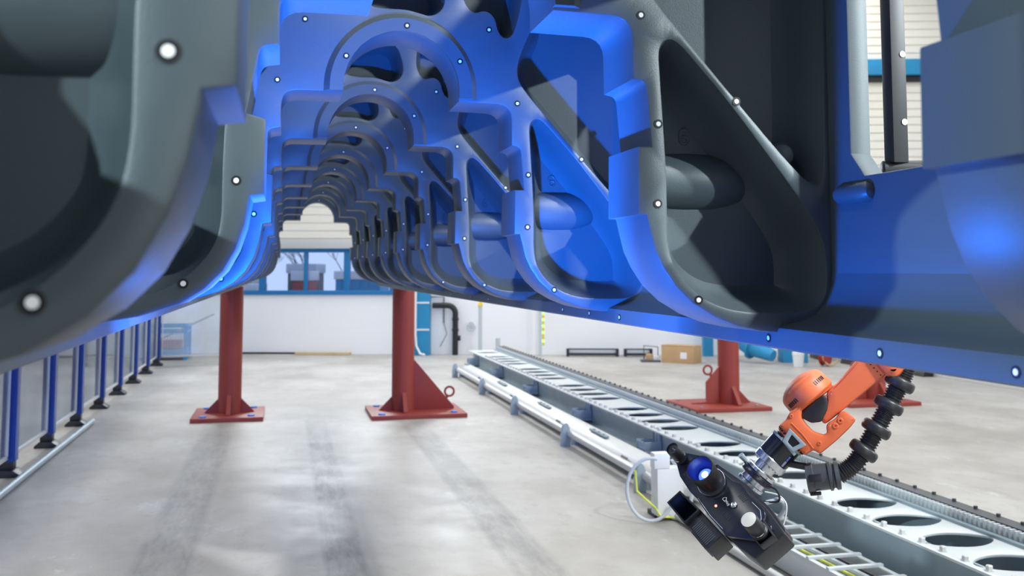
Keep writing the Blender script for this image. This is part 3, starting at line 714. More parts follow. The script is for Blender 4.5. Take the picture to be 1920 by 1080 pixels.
apoly([(0.40, 0.085), (0.388, 0.0188), (0.3878, -0.0053), (0.3966, -0.0278), (0.4105, -0.0353), (0.4309, -0.0308), (0.449, -0.0243), (0.50, -0.008), (0.60, 0.0), (0.60, 0.11), (0.45, 0.11)], -0.11, 0.018, 0.018, 'elbow_housing', 'orange', r=0.02)
mb = MB()
for k in range(6): mb.lathe([(0, 0.0022), (0.003, 0.0022)], aw(0.377+0.0005*k, 0.062-0.0125*k, -0.001), A3, 8)
obj('cover_screw', mb, 'black', fa, base=OB)
obj('panel_seam', MB().tube([aw(0.355, 0.062, -0.001), aw(0.30, 0.052, -0.001), aw(0.255, 0.047, -0.001)], 0.0009, 5), 'reddev', fa, base=OB)
# motor housing: short drum with a domed end, axis across the forearm
mo = V(aw(0.193, 0.060, -0.035)); mdir = (A2*0.995-A1*0.06).normalized()
pr = [(-0.004, 0.066), (0.0, 0.072), (0.004, 0.0735), (0.042, 0.0715), (0.050, 0.068), (0.058, 0.060), (0.065, 0.049), (0.071, 0.034), (0.0745, 0.018), (0.075, 0.004)]
mh = obj('motor_housing', MB().lathe(pr, mo, mdir, 48), 'orange', rob, base=OB)
# a raised rib and cooling slots round the drum
def around(phi, h, r): 
    t = (A1-mdir*A1.dot(mdir)).normalized(); u = mdir.cross(t)
    return mo+mdir*h+(t*math.cos(phi)+u*math.sin(phi))*r
mb = MB()
fz = math.atan2(A3.dot(mdir.cross((A1-mdir*A1.dot(mdir)).normalized())), A3.dot((A1-mdir*A1.dot(mdir)).normalized()))
for base_phi in (fz+0.75, fz-0.75):
    mb = MB()
    for k in range(6):
        ph = base_phi+(k-2.5)*0.10; a = around(ph, 0.020, 0.0733); b = around(ph, 0.032, 0.0727)
        o_ = (around(ph, 0.03, 1)-around(ph, 0.03, 0)).normalized(); tt = mdir.cross(o_)
        T = frame((a+b)/2, tt, mdir, o_); mb.box((-0.0018, -0.006, -0.001), (0.0018, 0.006, 0.0012), T)
    obj('cooling_slots', mb, 'black', mh, base=OB)
mb = MB(); mb.tube([around(fz+q, 0.042+0.014*math.cos(q*1.4), 0.0712-0.009*math.cos(q*1.4)) for q in [(-0.62+0.155*k) for k in range(9)]], 0.004, 8)
obj('housing_rib', mb, 'orange', mh, base=OB)
apoly([(0.128, 0.053), (0.222, 0.053), (0.224, 0.0385), (0.222, 0.0304), (0.204, 0.0132), (0.170, -0.0017), (0.1466, 0.012)], -0.055, 0.004, 0.004, 'black_cover', 'black', r=0.006)
apoly([(0.128, 0.052), (0.262, 0.052), (0.262, 0.060), (0.128, 0.062)], -0.07, 0.0, 0.004, 'motor_flange', 'orange')
# fork shaped wrist
wr = apoly([(0.1705, 0.0697), (0.1226, 0.0711), (0.0973, 0.0614), (0.0725, 0.060), (0.0725, 0.0474), (0.0749, -0.0434), (0.1036, -0.0467), (0.1103, -0.0656), (0.1699, -0.0642), (0.2198, -0.0595), (0.2483, -0.0529), (0.2442, -0.0316), (0.2406, -0.0167), (0.2249, -0.0109), (0.2067, -0.0173), (0.1805, -0.0137), (0.1695, -0.0216), (0.1635, -0.0333), (0.1517, -0.0324), (0.1351, -0.0079), (0.1326, 0.0184), (0.1351, 0.041), (0.1527, 0.0564)], -0.065, 0.026, 0.008, 'wrist_fork', 'orange', r=0.007)
for (x, y, r) in ((0.1935, -0.0325, 0.0085), (0.2125, -0.0298, 0.0085), (0.1167, 0.0591, 0.006), (0.1284, -0.0424, 0.006)):
    c = obj('round_cap', MB().lathe([(0, r), (0.003, r), (0.0045, r*0.8), (0.0045, r*0.35), (0.002, r*0.3)], aw(x, y, 0.024), A3, 24), 'orange', wr, base=OB)
obj('fork_rib', MB().tube([aw(0.104, 0.045, 0.026), aw(0.108, 0.0, 0.026), aw(0.106, -0.043, 0.026)], 0.002, 6), 'orange', wr, base=OB)
obj('wrist_ring', MB().lathe([(0, 0.044), (0.004, 0.047), (0.014, 0.047), (0.016, 0.042)], aw(0.079, 0.010, -0.02), -A1, 40), 'orange', rob, base=OB)
mb = MB()
for k in range(24):
    a = 2*PI*k/24; c0 = aw(0.071, 0.010, -0.02); o_ = A2*math.cos(a)+A3*math.sin(a)
    mb.lathe([(0, 0.003), (0.003, 0.003)], c0+o_*0.0465, o_, 6)
obj('ring_bolt', mb, 'black', rob, base=OB)
# tool side: dark drum, bright clamp ring, neck and discs, all on the tool axis
TA = (A1*-0.985-A2*0.171).normalized(); T0 = aw(0.066, 0.0135, -0.02)
def tl(name, pr, m_, parent=rob, seg=40): return obj(name, MB().lathe(pr, T0, TA, seg), m_, parent, base=OB)
tl('flange_plate', [(0, 0.040), (0.006, 0.040)], 'black')
tl('blue_grey_disc', [(0.006, 0.050), (0.012, 0.050)], 'galvd')
tc = tl('tool_changer', [(0.012, 0.0455), (0.014, 0.047), (0.066, 0.047), (0.068, 0.045)], 'blackg')
tl('clamp_ring', [(0.068, 0.0465), (0.070, 0.048), (0.088, 0.048), (0.090, 0.046)], 'steel')
tl('neck', [(0.090, 0.030), (0.112, 0.030), (0.113, 0.034)], 'steel')
tl('adapter_disc', [(0.113, 0.044), (0.115, 0.046), (0.124, 0.046), (0.126, 0.043)], 'steel')
tl('swivel_disc', [(0.126, 0.048), (0.129, 0.050), (0.142, 0.050), (0.145, 0.047)], 'blackg')
tl('scanner_coupling', [(0.145, 0.036), (0.160, 0.036), (0.162, 0.041), (0.170, 0.041)], 'steel')
tt_ = A2; 
mb = MB()
for k in range(10):
    a = 2*PI*k/10; o_ = TA.orthogonal().normalized(); u_ = TA.cross(o_); mb.lathe([(0.088, 0.004), (0.095, 0.004)], T0+(o_*math.cos(a)+u_*math.sin(a))*0.040, TA, 8)
obj('clamp_bolt', mb, 'steel', tc, base=OB)
# printed type strip on the black drum
mb = MB()
o_ = (A3*0.72-A2*0.69).normalized()
u_ = TA.cross(o_)
TS = frame(T0+TA*0.04+o_*0.0472, TA, u_, o_)
mb.slot(0).box((-0.016, -0.0045, -0.0008), (0.022, 0.0045, 0.0006), TS)
mb.slot(1).box((0.004, -0.003, 0.0006), (0.020, 0.003, 0.0009), TS)
mb.slot(0)
for k in range(5): mb.box((0.0055+k*0.0028, -0.0015, 0.0009), (0.0072+k*0.0028, 0.0015, 0.0011), TS)
mb.slot(1)
for k in range(4): mb.box((-0.013+k*0.004, -0.002, 0.0006), (-0.0115+k*0.004, 0.001 if k % 2 else 0.002, 0.0009), TS)
obj('type_strip', mb, ['fblue', 'whitep'], tc, base=OB)
# grey trapezoid bracket with a slot
vs, fs = slab(rounded([(0.092, 0.037, .004), (0.098, -0.026, .004), (0.056, -0.018, .004), (0.052, 0.021, .004)]), [rounded([(0.085, 0.020, .004), (0.087, -0.012, .004), (0.064, -0.008, .004), (0.063, 0.011, .004)])], 0.006, 0.0015, 1)
mb = MB(); mb.add([(a, b, c+0.036) for a, b, c in vs], fs, AT); br_ = obj('slotted_bracket', mb, 'galvd', rob, base=OB)
mb = MB(); mb.box((0.064, -0.011, 0.026), (0.088, 0.018, 0.034), AT); obj('bracket_pad', mb, 'black', br_, base=OB)
mb = MB(); mb.box((0.052, -0.028, 0.0), (0.060, 0.030, 0.038), AT); obj('bracket_arm', mb, 'galvd', br_, base=OB)
# corrugated hose
ctl = [(0.53, 0.03), (0.4593, -0.0189), (0.4047, -0.0487), (0.3418, -0.0755), (0.2738, -0.1038), (0.2078, -0.128), (0.1575, -0.1407), (0.1096, -0.1376), (0.0762, -0.1211), (0.0406, -0.0958)]
def cr(p, t):
    i = int(min(max(t, 0), len(p)-1.0001)); u = t-i; g = lambda k: V(p[min(max(k, 0), len(p)-1)])
    a, b, c, d = g(i-1), g(i), g(i+1), g(i+2)
    return 0.5*((2*b)+(c-a)*u+(2*a-5*b+4*c-d)*u*u+(3*b-a-3*c+d)*u**3)
def pathn(p, n): return [cr(p, (len(p)-1)*k/n) for k in range(n+1)]
hc = [aw(x, y, -0.02) for x, y in ctl]
hp = pathn(hc[:8], 480); 
# resample to even steps
def even(pts, step):
    out_ = [pts[0]]; acc = 0
    for a, b in zip(pts, pts[1:]):
        acc += (b-a).length
        if acc >= step: out_.append(b); acc = 0
    return out_
hp = even(hp, 0.00155); rs = [0.0262 if (i//2) % 2 else 0.0222 for i in range(len(hp))]
hose = obj('corrugated_hose', MB().tube(hp, rs, 24), 'rubber', rob, 0, 20, base=OB)
for (x, y), (x2, y2) in (((0.4047, -0.0487), (0.3418, -0.0755)), ((0.3418, -0.0755), (0.2738, -0.1038)), ((0.2738, -0.1038), (0.2078, -0.128)), ((0.2078, -0.128), (0.1575, -0.1407))):
    c = aw(x, y, -0.02); dr = (aw(x2, y2, -0.02)-c).normalized()
    obj('hose_ring', MB().lathe([(-0.016, 0.027), (-0.0145, 0.0355), (-0.010, 0.0395), (-0.004, 0.041), (0.004, 0.041), (0.010, 0.0395), (0.0145, 0.0355), (0.016, 0.027)], c, dr, 36), 'rubber', hose, 0, 60, base=OB)
    obj('ring_screw', MB().lathe([(0, 0.0045), (0.0015, 0.0045)], c+A3*0.0408-A1*0.003, A3, 10), 'black', hose, base=OB)
c0 = hc[7]; d0 = (hc[9]-hc[7]).normalized()
hcon = obj('hose_connector', MB().lathe([(-0.006, 0.026), (-0.004, 0.038), (0.006, 0.039), (0.010, 0.033), (0.014, 0.033), (0.018, 0.040), (0.024, 0.040), (0.026, 0.036), (0.064, 0.037), (0.066, 0.041), (0.084, 0.041), (0.085, 0.036), (0.060, 0.032)], c0, d0, 40), 'darkgrey', rob, base=OB)
sd = (d0.cross(A3)).normalized()
for q in (0.0,):
    T = frame(c0+d0*0.056+A3*0.036, d0, sd, A3); obj('latch', MB().box((-0.012, -0.010, 0), (0.020, 0.010, 0.009), T), 'black', hcon, 0.002, base=OB)
    T = frame(c0+d0*0.066-sd*0.039, d0, A3, -sd); obj('latch', MB().box((-0.014, -0.014, 0), (0.016, 0.014, 0.009), T), 'black', hcon, 0.002, base=OB)
obj('hose_strut', MB().tube([aw(0.0204, -0.0306, -0.01), aw(0.0557, -0.0683, -0.01), aw(0.062, -0.085, -0.015)], 0.010, 10), 'black', rob, base=OB)
# elbow link back to the column on the rail carriage (behind the block wall from the photo's viewpoint)
e0 = aw(0.56, 0.055, -0.06); e1_ = V((3.1, 2.3, -0.02))
obj('upper_arm', MB().tube([e0, e0.lerp(e1_, 0.1), e0.lerp(e1_, 0.9), e1_], [0.085, 0.07, 0.095, 0.11], 24), 'orange', rob, base=OB)
obj('shoulder', MB().lathe([(0, 0.14), (0.02, 0.16), (0.28, 0.16), (0.3, 0.14)], (3.15, 2.15, -0.02), (0, 1, 0), 40), 'orange', rob, base=OB)
obj('robot_column', MB().lathe([(0, 0.22), (0.10, 0.22), (0.16, 0.17), (0.9, 0.15), (1.25, 0.13)], (3.23, 2.2, ZT+0.08), (0, 0, 1), 40), 'orange', rob, base=OB)
obj('carriage', MB().box((2.98, 1.75, ZT+0.076), (3.55, 2.65, ZT+0.12)), 'galvd', rob, 0.008, base=OB)
# black cable mast on the elbow, with a foam roller at its foot
ms = MB(); ms.prism([(1.588, 2.33), (1.632, 2.33), (1.64, 2.345), (1.64, 2.375), (1.588, 2.375)], 0.29, 1.15, 'z')
mast = obj('cable_mast', ms, 'black', rob, 0.003, base=OB)
for z in (0.40, 0.585, 0.77): 
    o = obj('mast_marker', MB().lathe([(0, 0.0085), (0.001, 0.0085)], (1.622, 2.3285, z), (0, -1, 0), 16), 'mwhite', mast, base=OB)
obj('mast_roller', MB().lathe([(0, 0.02), (0.004, 0.026), (0.105, 0.026), (0.11, 0.02)], (1.575, 2.37, 0.272), (1, -0.35, 0), 24), 'black', mast, base=OB)
obj('mast_bracket', MB().tube([(1.61, 2.36, 0.27), (1.66, 2.40, 0.12), e0], [0.02, 0.02, 0.03], 10), 'black', rob, base=OB)

# ------------------------------------------------------------------ scanner
SP, S1, S2, S3 = V((1.1471, 2.5, -0.6209)), V((0.21911, -0.86133, -0.45837)), V((0.72765, -0.16873, 0.66487)), V((-0.65001, -0.47921, 0.58978))
ST = frame(SP, S1, S2, S3); SB = tuple(SP)
def sw(x, y, z=0): return ST @ V((x, y, z))
scn = empty('optical_scanner', SB)
tag(scn, 'black 3D scanner head with lit blue projector lens on the robot tool end', 'scanner')
def spoly(poly, z0, z1, bevel, name, m_, parent=scn, r=0.003):
    p = rounded([(x, y, r) for x, y in poly], r, 2)
    vs, fs = slab(p, [], z1-z0, bevel, 1); mb = MB(); mb.add([(a, b, c+z0) for a, b, c in vs], fs, ST)
    return obj(name, mb, m_, parent, 0, 30, SB)
plate = [(-0.208, -0.0102), (-0.2145, 0.0075), (-0.2011, 0.0224), (-0.1546, 0.0511), (-0.1318, 0.0506), (-0.0689, 0.064), (-0.0262, 0.0677), (-0.0042, 0.0782), (0.0535, 0.0726), (0.0984, 0.0763), (0.1117, 0.0696), (0.1228, 0.0553), (0.1367, 0.0553), (0.144, 0.0625), (0.1557, 0.0548), (0.1596, 0.0204), (0.1502, 0.006), (0.0825, -0.0424), (-0.0041, -0.0433), (-0.0611, -0.0372), (-0.096, -0.0394), (-0.1533, -0.0328)]
fp = spoly(plate, -0.014, 0.0, 0.003, 'front_plate', 'blackg')
spoly([(x*0.97+0.002, y*0.93) for x, y in plate], -0.05, -0.012, 0.004, 'main_body', 'black')
spoly([(0.03, -0.0435), (0.1163, -0.0390), (0.1742, -0.0257), (0.1779, 0.0741), (0.0853, 0.0838), (0.0156, 0.077)], -0.095, -0.02, 0.006, 'rear_housing', 'black', r=0.006)
spoly([(0.118, 0.004), (0.172, 0.004), (0.176, 0.05), (0.118, 0.058)], -0.03, 0.004, 0.004, 'camera_housing', 'black')
spoly([(-0.1425, 0.050), (-0.1325, 0.0702), (-0.0212, 0.0899), (0.0853, 0.0918), (0.1552, 0.0818), (0.1645, 0.0715), (0.15, 0.05), (-0.10, 0.03)], -0.10, -0.045, 0.004, 'back_module', 'black')
spoly([(-0.15, -0.03), (-0.15, 0.03), (0.06, 0.07), (0.16, 0.05), (0.16, -0.02), (0.06, -0.045)], -0.085, -0.04, 0.004, 'middle_shell', 'blackg')
def slens(name, c, z0, ax_tip, pr, m_, parent=scn, seg=44):
    a = sw(*c, z0); return a
# projector barrel, open hood with the glowing lens inside
pb = sw(-0.064, 0.022, 0.0)
pax = S3
prj = obj('projector_barrel', MB().lathe([(-0.002, 0.039), (0.010, 0.039), (0.012, 0.034), (0.034, 0.034), (0.036, 0.036), (0.082, 0.0385), (0.084, 0.0375), (0.083, 0.034), (0.045, 0.026), (0.043, 0.018), (0.043, 0.002)], pb, pax, 48, cap=False), ['black', 'projhood'], scn, base=SB)
me = prj.data
for p in me.polygons:
    c = V(p.center)+V(SB); d = (c-pb).dot(pax); r = (c-pb-pax*d).length
    if d > 0.042 and r < 0.0345: p.material_index = 1
obj('projector_lens', MB().lathe([(0.0435, 0.020), (0.048, 0.016), (0.0505, 0.008), (0.051, 0.001)], pb, pax, 32), 'projlens', prj, base=SB)
obj('light_source', MB().lathe([(0.052, 0.0095), (0.054, 0.006), (0.0545, 0.001)], pb+S1*0.002, pax, 24), 'projhot', prj, base=SB)
obj('focus_ring', MB().lathe([(0.004, 0.0405), (0.009, 0.0405)], pb, pax, 44), 'steel', prj, base=SB)
def camlens(c, z0, L, r, front, tilt, label):
    a = sw(*c, z0); ax = (S3+S1*tilt).normalized()
    o = obj('camera_lens', MB().lathe([(0, r*1.05), (0.006, r*1.05), (0.008, r*0.95), (0.014, r*0.95), (0.016, r), (L, r), (L+0.002, r*0.96), (L-0.004, r*0.90)], a, ax, 40), 'black', scn, base=SB); o['label'] = label
    obj('front_glass', MB().lathe([(L-0.003, r*0.93), (L+0.0015, r*0.92), (L+0.0018, r*0.5), (L+0.002, 0.001)] if front == 'lensgl' else [(L-0.006, r*0.8), (L-0.004, r*0.4), (L-0.003, 0.001)], a, ax, 32), front, o, base=SB)
    obj('lens_ring', MB().lathe([(0.013, r*1.02), (0.016, r*1.02)], a, ax, 36), 'steel', o, base=SB)
camlens((-0.195, 0.003), -0.004, 0.052, 0.0185, 'blackg', -0.12, 'camera lens at the upper left end of the scanner')
camlens((0.140, 0.028), 0.0, 0.062, 0.0225, 'lensgl', -0.12, 'camera lens with pale coated front glass')
obj('status_led', MB().lathe([(0, 0.0035), (0.0015, 0.0030), (0.002, 0.001)], sw(-0.0042, -0.0116, 0.0), S3, 12), 'led', fp, base=SB)
obj('chrome_button', MB().lathe([(0, 0.0085), (0.004, 0.0085), (0.006, 0.006), (0.004, 0.004), (0.007, 0.001)], sw(0.0318, 0.0257, 0), S3, 24), 'steel', fp, base=SB)
mb = MB()
for (vx, vy) in ((-0.1432, 0.0375), (-0.1388, -0.0155), (0.0313, 0.0563), (0.0382, -0.007)):
    for k in range(5): mb.box((vx-0.011+k*0.0055, vy-0.008, -0.0005), (vx-0.0085+k*0.0055, vy+0.008, 0.0006), ST)
obj('vent_slot', mb, 'rubber', fp, base=SB)
# printed emblem and wording next to the projector: small outline shield and short text
mb = MB()
for a, b in (((-0.006, 0.0135), (0.004, 0.0135)), ((0.004, 0.0135), (0.004, 0.0195)), ((0.004, 0.0195), (-0.001, 0.0245)), ((-0.001, 0.0245), (-0.006, 0.0195)), ((-0.006, 0.0195), (-0.006, 0.0135))):
    mb.tube([sw(*a, 0.0004), sw(*b, 0.0004)], 0.0006, 4)
for a, b in (((0.006, 0.020), (0.010, 0.014)), ((0.008, 0.017), (0.012, 0.020)), ((0.013, 0.013), (0.013, 0.018)), ((0.016, 0.012), (0.0175, 0.015)), ((0.0175, 0.015), (0.016, 0.018)), ((0.019, 0.011), (0.021, 0.015)), ((0.021, 0.015), (0.019, 0.019))):
    mb.tube([sw(*a, 0.0004), sw(*b, 0.0004)], 0.0006, 4)
obj('printed_emblem', mb, 'whitep', fp, base=SB)
mb = MB()
mb.tube([sw(0.062, 0.066, 0.0005), sw(0.095, 0.067, 0.0005), sw(0.112, 0.056, 0.0005), sw(0.118, 0.050, 0.0005)], 0.0008, 5)
obj('edge_line', mb, 'gcable', fp, base=SB); mb = MB()
mb.tube([sw(0.06, -0.038, 0.0005), sw(0.005, -0.040, 0.0005), sw(-0.06, -0.034, 0.0005)], 0.0006, 5)
obj('edge_line', mb, 'gcable', fp, base=SB)
# side module with rectangular open window (lower left) and ribbed flank
hd = [(-0.118, -0.062), (-0.118, -0.105), (0.062, -0.105), (0.062, -0.045), (-0.03, -0.045)]
hm = spoly([(-0.030, -0.105), (0.066, -0.105), (0.066, -0.048), (-0.030, -0.050)], -0.085, -0.012, 0.003, 'side_module', 'black')
vs, fs = slab([(-0.118, -0.107), (-0.030, -0.107), (-0.030, -0.050), (-0.118, -0.058)], [[(-0.113, -0.102), (-0.035, -0.102), (-0.035, -0.056), (-0.113, -0.063)]], 0.085, 0.001, 1)
mb = MB(); mb.add([(a, b, c-0.085) for a, b, c in vs], fs, ST); mb.box((-0.117, -0.106, -0.085), (-0.031, -0.054, -0.078), ST)
hh = obj('open_hood', mb, 'black', scn, base=SB)
obj('blue_mirror', MB().box((-0.062, -0.100, -0.070), (-0.037, -0.058, -0.050), ST), 'projlens', hh, 0.001, base=SB)
mb = MB()
for k in range(12): mb.box((-0.012+k*0.0058, -0.1085, -0.070), (-0.0095+k*0.0058, -0.1045, -0.022), ST)
for k in range(12): mb.box((-0.012+k*0.0058, -0.099, -0.0125), (-0.0095+k*0.0058, -0.062, -0.0110), ST)
obj('cooling_rib', mb, 'darkgrey', hm, base=SB)
# side lever on the coupling
obj('clamp_lever', MB().tube([T0+TA*0.135+A2*0.050, T0+TA*0.135+A2*0.072+A3*0.01], [0.007, 0.009], 12), 'galvd', rob, base=OB)
# cable whip at the coupling
for i, (pts, r, m_, lb) in enumerate((
    ([(-0.13, -0.06, 0.0), (-0.10, -0.075, 0.03), (-0.055, -0.095, 0.03), (-0.06, -0.120, 0.02), (-0.10, -0.130, 0.01), (-0.14, -0.115, 0.0), (-0.168, -0.090, -0.02)], 0.0065, 'gcable', 'thick grey cable bending from the coupling back into the scanner'),
    ([(-0.075, -0.055, 0.02), (-0.05, -0.085, 0.03), (-0.052, -0.118, 0.03), (-0.10, -0.155, 0.02), (-0.155, -0.165, 0.0), (-0.180, -0.14, 0.0), (-0.175, -0.11, -0.02)], 0.0022, 'whitep', 'thin white wire making a wide loop below the coupling'),
    ([(-0.06, -0.045, 0.03), (-0.045, -0.070, 0.04), (-0.06, -0.095, 0.04), (-0.10, -0.070, 0.03), (-0.13, -0.075, 0.0)], 0.0030, 'black', 'thin black wire looping beside the coupling discs'))):
    p3 = pathn([aw(*p) for p in pts], 40); tag(obj('tool_cable', MB().tube(p3, r, 8), m_), lb, 'cable')

# ------------------------------------------------------------------ things along the far wall
def wbase(x, z=FZ, d=0.0): return tuple(WT @ V((x, z, -d)))
# blue column with conduits
b = wbase(3.46); e = empty('steel_column', b); tag(e, 'light blue steel column on the far wall right of the window strip', 'column')
obj('column_web', MB().box((3.30, FZ, -0.28), (3.62, 6.1, -0.02), WT), 'lblue', e, 0.006, base=b)
obj('dark_flange', MB().box((3.20, FZ, -0.22), (3.30, 6.1, -0.02), WT), 'fblue', e, base=b)
for z in (-0.62, -1.13, -0.1): obj('conduit_clamp', MB().box((3.28, z, -0.30), (3.62, z+0.03, -0.28), WT), 'whitep', e, base=b)
obj('white_conduit', MB().tube([WT @ V(p) for p in ((3.36, 1.0, -0.31), (3.36, -1.2, -0.31), (3.38, -1.42, -0.32), (3.46, -1.56, -0.36), (3.55, -1.58, -0.4))], 0.022, 10), 'whitep', e, base=b)
# black drain pipe
mb = MB(); pp = [(3.66, -0.66, -0.13), (3.95, -0.66, -0.13)]+[(3.95+0.15*math.sin(a), -0.81+0.15*math.cos(a), -0.13) for a in [PI/2*k/6 for k in range(1, 7)]]+[(4.10, -1.598, -0.13)]
mb.tube([WT @ V(p) for p in pp], 0.055, 16)
for z in (-0.95, -1.15): mb.lathe([(0, 0.066), (0.05, 0.066)], WT @ V((4.10, z, -0.13)), (0, 0, 1), 16)
mb.lathe([(0, 0.05), (0.1, 0.05)], WT @ V((4.10, -1.28, -0.12)), WE, 14)
tag(obj('drain_pipe', mb, 'black'), 'black drain pipe with elbow on the far wall beside the blue column', 'pipe')
mb = MB().tube([WT @ V(p) for p in ((3.62, -0.50, -0.04), (3.87, -0.50, -0.04), (3.87, -1.0, -0.04))], 0.012, 8)
mb.tube([WT @ V(p) for p in ((3.87, -1.0, -0.04), (3.93, -1.2, -0.05), (3.80, -1.45, -0.05))], 0.006, 6)
tag(obj('hanging_cable', mb, 'darkgrey'), 'thin dark cable hanging down the white wall behind the drain pipe', 'cable')
mb = MB().lathe([(0, 0.05), (0.09, 0.05)], WT @ V((4.40, -1.02, -0.0)), -WN, 14); mb.tube(loop(WT @ V((4.40, -1.08, -0.08)), 0.07, 0.07, 0.02, 0, 2*PI), 0.012, 6)
tag(obj('wall_socket', mb, ['gcable']), 'small grey socket with a coiled cord on the white far wall', 'socket')
# two posts, light strip post
def wall_post(x, z1, r, m_, label, capm=None):
    b = wbase(x, FZ, 0.7); e = empty('metal_post', b); tag(e, label, 'post')
    obj('post_tube', MB().lathe([(0, r), (z1-FZ, r)], b, (0, 0, 1), 14), m_, e, base=b)
    obj('post_plate', MB().box((x-0.09, FZ, -0.79), (x+0.09, FZ+0.015, -0.61), WT), 'galvd', e, base=b)
    if capm: obj('post_cap', MB().lathe([(0, r*1.2), (0.04, r*1.2), (0.10, r*0.5)], (b[0], b[1], z1), (0, 0, 1), 14), capm, e, base=b)
wall_post(4.62, -0.66, 0.036, 'gcable', 'tall thin grey post with a yellow cap near the far end of the rail', 'yellow')
wall_post(4.95, -1.24, 0.042, 'gcable', 'short grey post just right of the yellow-capped one')
b = wbase(5.77, FZ, 0.3); e = empty('light_strip_post', b); tag(e, 'grey post carrying a yellow strip with small green lamps, far wall', 'post')
obj('post_tube', MB().box((5.70, FZ, -0.33), (5.76, 0.6, -0.27), WT), 'gcable', e, base=b)
st_ = obj('yellow_strip', MB().box((5.765, -1.40, -0.33), (5.805, 0.6, -0.29), WT), 'yellow', e, base=b)
for k, z in enumerate((-0.80, -0.92, -1.04, -1.16, -1.32)): obj('green_lamp', MB().lathe([(0, 0.028), (0.01, 0.02)], WT @ V((5.785, z, -0.33)), -WN, 10), 'greenled', st_, base=b)
# floor luminaires lying along the wall
for (x0, x1, lb) in ((6.22, 7.20, 'long low grey light box on the floor by the far wall'), (7.30, 7.83, 'short low grey light box on the floor by the far wall')):
    b = wbase((x0+x1)/2, FZ, 0.3); e = empty('light_box', b); tag(e, lb, 'light box')
    mb = MB(); mb.box((x0, FZ+0.02, -0.36), (x1, FZ+0.06, -0.22), WT)
    for x in (x0, x1-0.05): mb.box((x, FZ, -0.37), (x+0.05, FZ+0.14, -0.21), WT)
    mb.box((x0, FZ+0.12, -0.30), (x1, FZ+0.14, -0.22), WT)
    obj('box_housing', mb, 'black', e, base=b); obj('diffuser', MB().box((x0+0.05, FZ+0.06, -0.30), (x1-0.05, FZ+0.12, -0.24), WT), 'gcable', e, base=b)
tag(obj('wooden_plank', MB().box((1.05, FZ, -0.30), (2.1, FZ+0.05, -0.12), WT), 'wood', None, 0.004), 'pale wooden plank on the floor against the white far wall', 'plank')
# blue mesh basket behind the fence
b = (-1.95, 19.2, FZ); e = empty('mesh_basket', b); tag(e, 'light blue steel mesh basket behind the far left fence corner', 'basket')
mb = MB(); x0, x1, y0, y1, z0, z1 = -2.35, -1.70, 18.8, 19.55, FZ+0.08, FZ+0.62
for x in (x0, x1):
    for y in (y0, y1): mb.box((x-0.03, y-0.03, FZ), (x+0.03, y+0.03, z1))
for z in (z0, z1-0.04, z1-0.14):
    for y in (y0, y1): mb.box((x0, y-0.02, z), (x1, y+0.02, z+0.04))
    for x in (x0, x1): mb.box((x-0.02, y0, z), (x+0.02, y1, z+0.04))
mb.box((x0, y0, z0), (x1, y1, z0+0.10))
obj('basket_frame', mb, 'lblue', e, base=b)
mb = MB()
for k in range(14):
    x = x0+0.045*k+0.03
    if x < x1: mb.box((x-0.004, y0-0.004, z0), (x+0.004, y0+0.004, z1-0.1)); mb.box((x-0.004, y1-0.004, z0), (x+0.004, y1+0.004, z1-0.1))
for k in range(7): mb.box((x0, y0-0.004, z0+0.1+k*0.045), (x1, y0+0.004, z0+0.108+k*0.045))
obj('wire_mesh', mb, 'galvd', e, base=b)
tag(obj('scrap_block', MB().box((-2.25, 18.95, FZ+0.18), (-1.80, 19.4, FZ+0.34)), 'reddev', None, 0.03), 'dark reddish lump of material inside the blue mesh basket', 'scrap')
tag(obj('steel_bar', MB().tube([(-2.30, 18.9, FZ+0.30), (-1.25, 19.3, FZ+0.80)], 0.017, 8), 'galvd'), 'thin steel bar leaning out of the blue mesh basket', 'bar')
# clutter near the right end of the wall
def wbox(n, x0, x1, z0, z1, d0, d1, m_, lb, cat, bv=0.004): return tag(obj(n, MB().box((x0, z0, -d1), (x1, z1, -d0), WT), m_, None, bv), lb, cat)
cb = wbase(8.2, FZ, 1.3); e = empty('cardboard_box', cb); tag(e, 'brown cardboard box with a white label on the floor, left of a red stand', 'box')
TB_ = WT @ Matrix.Translation((8.22, FZ, -1.5)) @ Matrix.Rotation(0.55, 4, 'Y')
obj('box_carton', MB().box((-0.30, 0, -0.18), (0.30, 0.30, 0.18), TB_), 'card', e, 0.004, base=cb)
obj('white_label', MB().box((0.06, 0.08, -0.183), (0.18, 0.19, -0.180), TB_), 'whitep', e, base=cb)
obj('box_flap', MB().box((-0.30, 0.30, -0.185), (0.30, 0.305, 0.05), TB_), 'card', e, base=cb)
wbox('black_tray', 7.52, 7.86, FZ, FZ+0.03, 1.2, 1.5, 'darkgrey', 'flat dark tray of small parts on the floor left of the cardboard box', 'tray', 0.006)
wbox('parts_carton', 7.62, 7.72, FZ+0.03, FZ+0.13, 1.25, 1.4, 'card', 'tiny brown carton sitting in the dark tray', 'box')
wbox('white_packet', 7.74, 7.84, FZ+0.03, FZ+0.10, 1.28, 1.4, 'whitep', 'small white packet in the dark tray', 'packet')
tag(obj('metal_hoop', MB().tube([WT @ V(p) for p in ((7.60, FZ+0.001, -1.12), (7.60, FZ+0.26, -1.12), (7.85, FZ+0.24, -1.12), (7.85, FZ+0.001, -1.12))], 0.010, 6), 'darkgrey'), 'thin dark metal hoop standing over the small parts tray', 'frame')
tag(obj('steel_column', MB().box((8.80, FZ, -0.25), (8.98, 6.1, -0.03), WT), 'lblue', None, 0.005), 'blue steel column on the far wall behind the third red stand', 'column')
mb = MB(); pp = [(8.95, FZ+0.75, -1.0), (9.15, FZ+0.55, -1.2), (9.45, FZ+0.28, -1.5), (9.75, FZ+0.14, -1.8)]
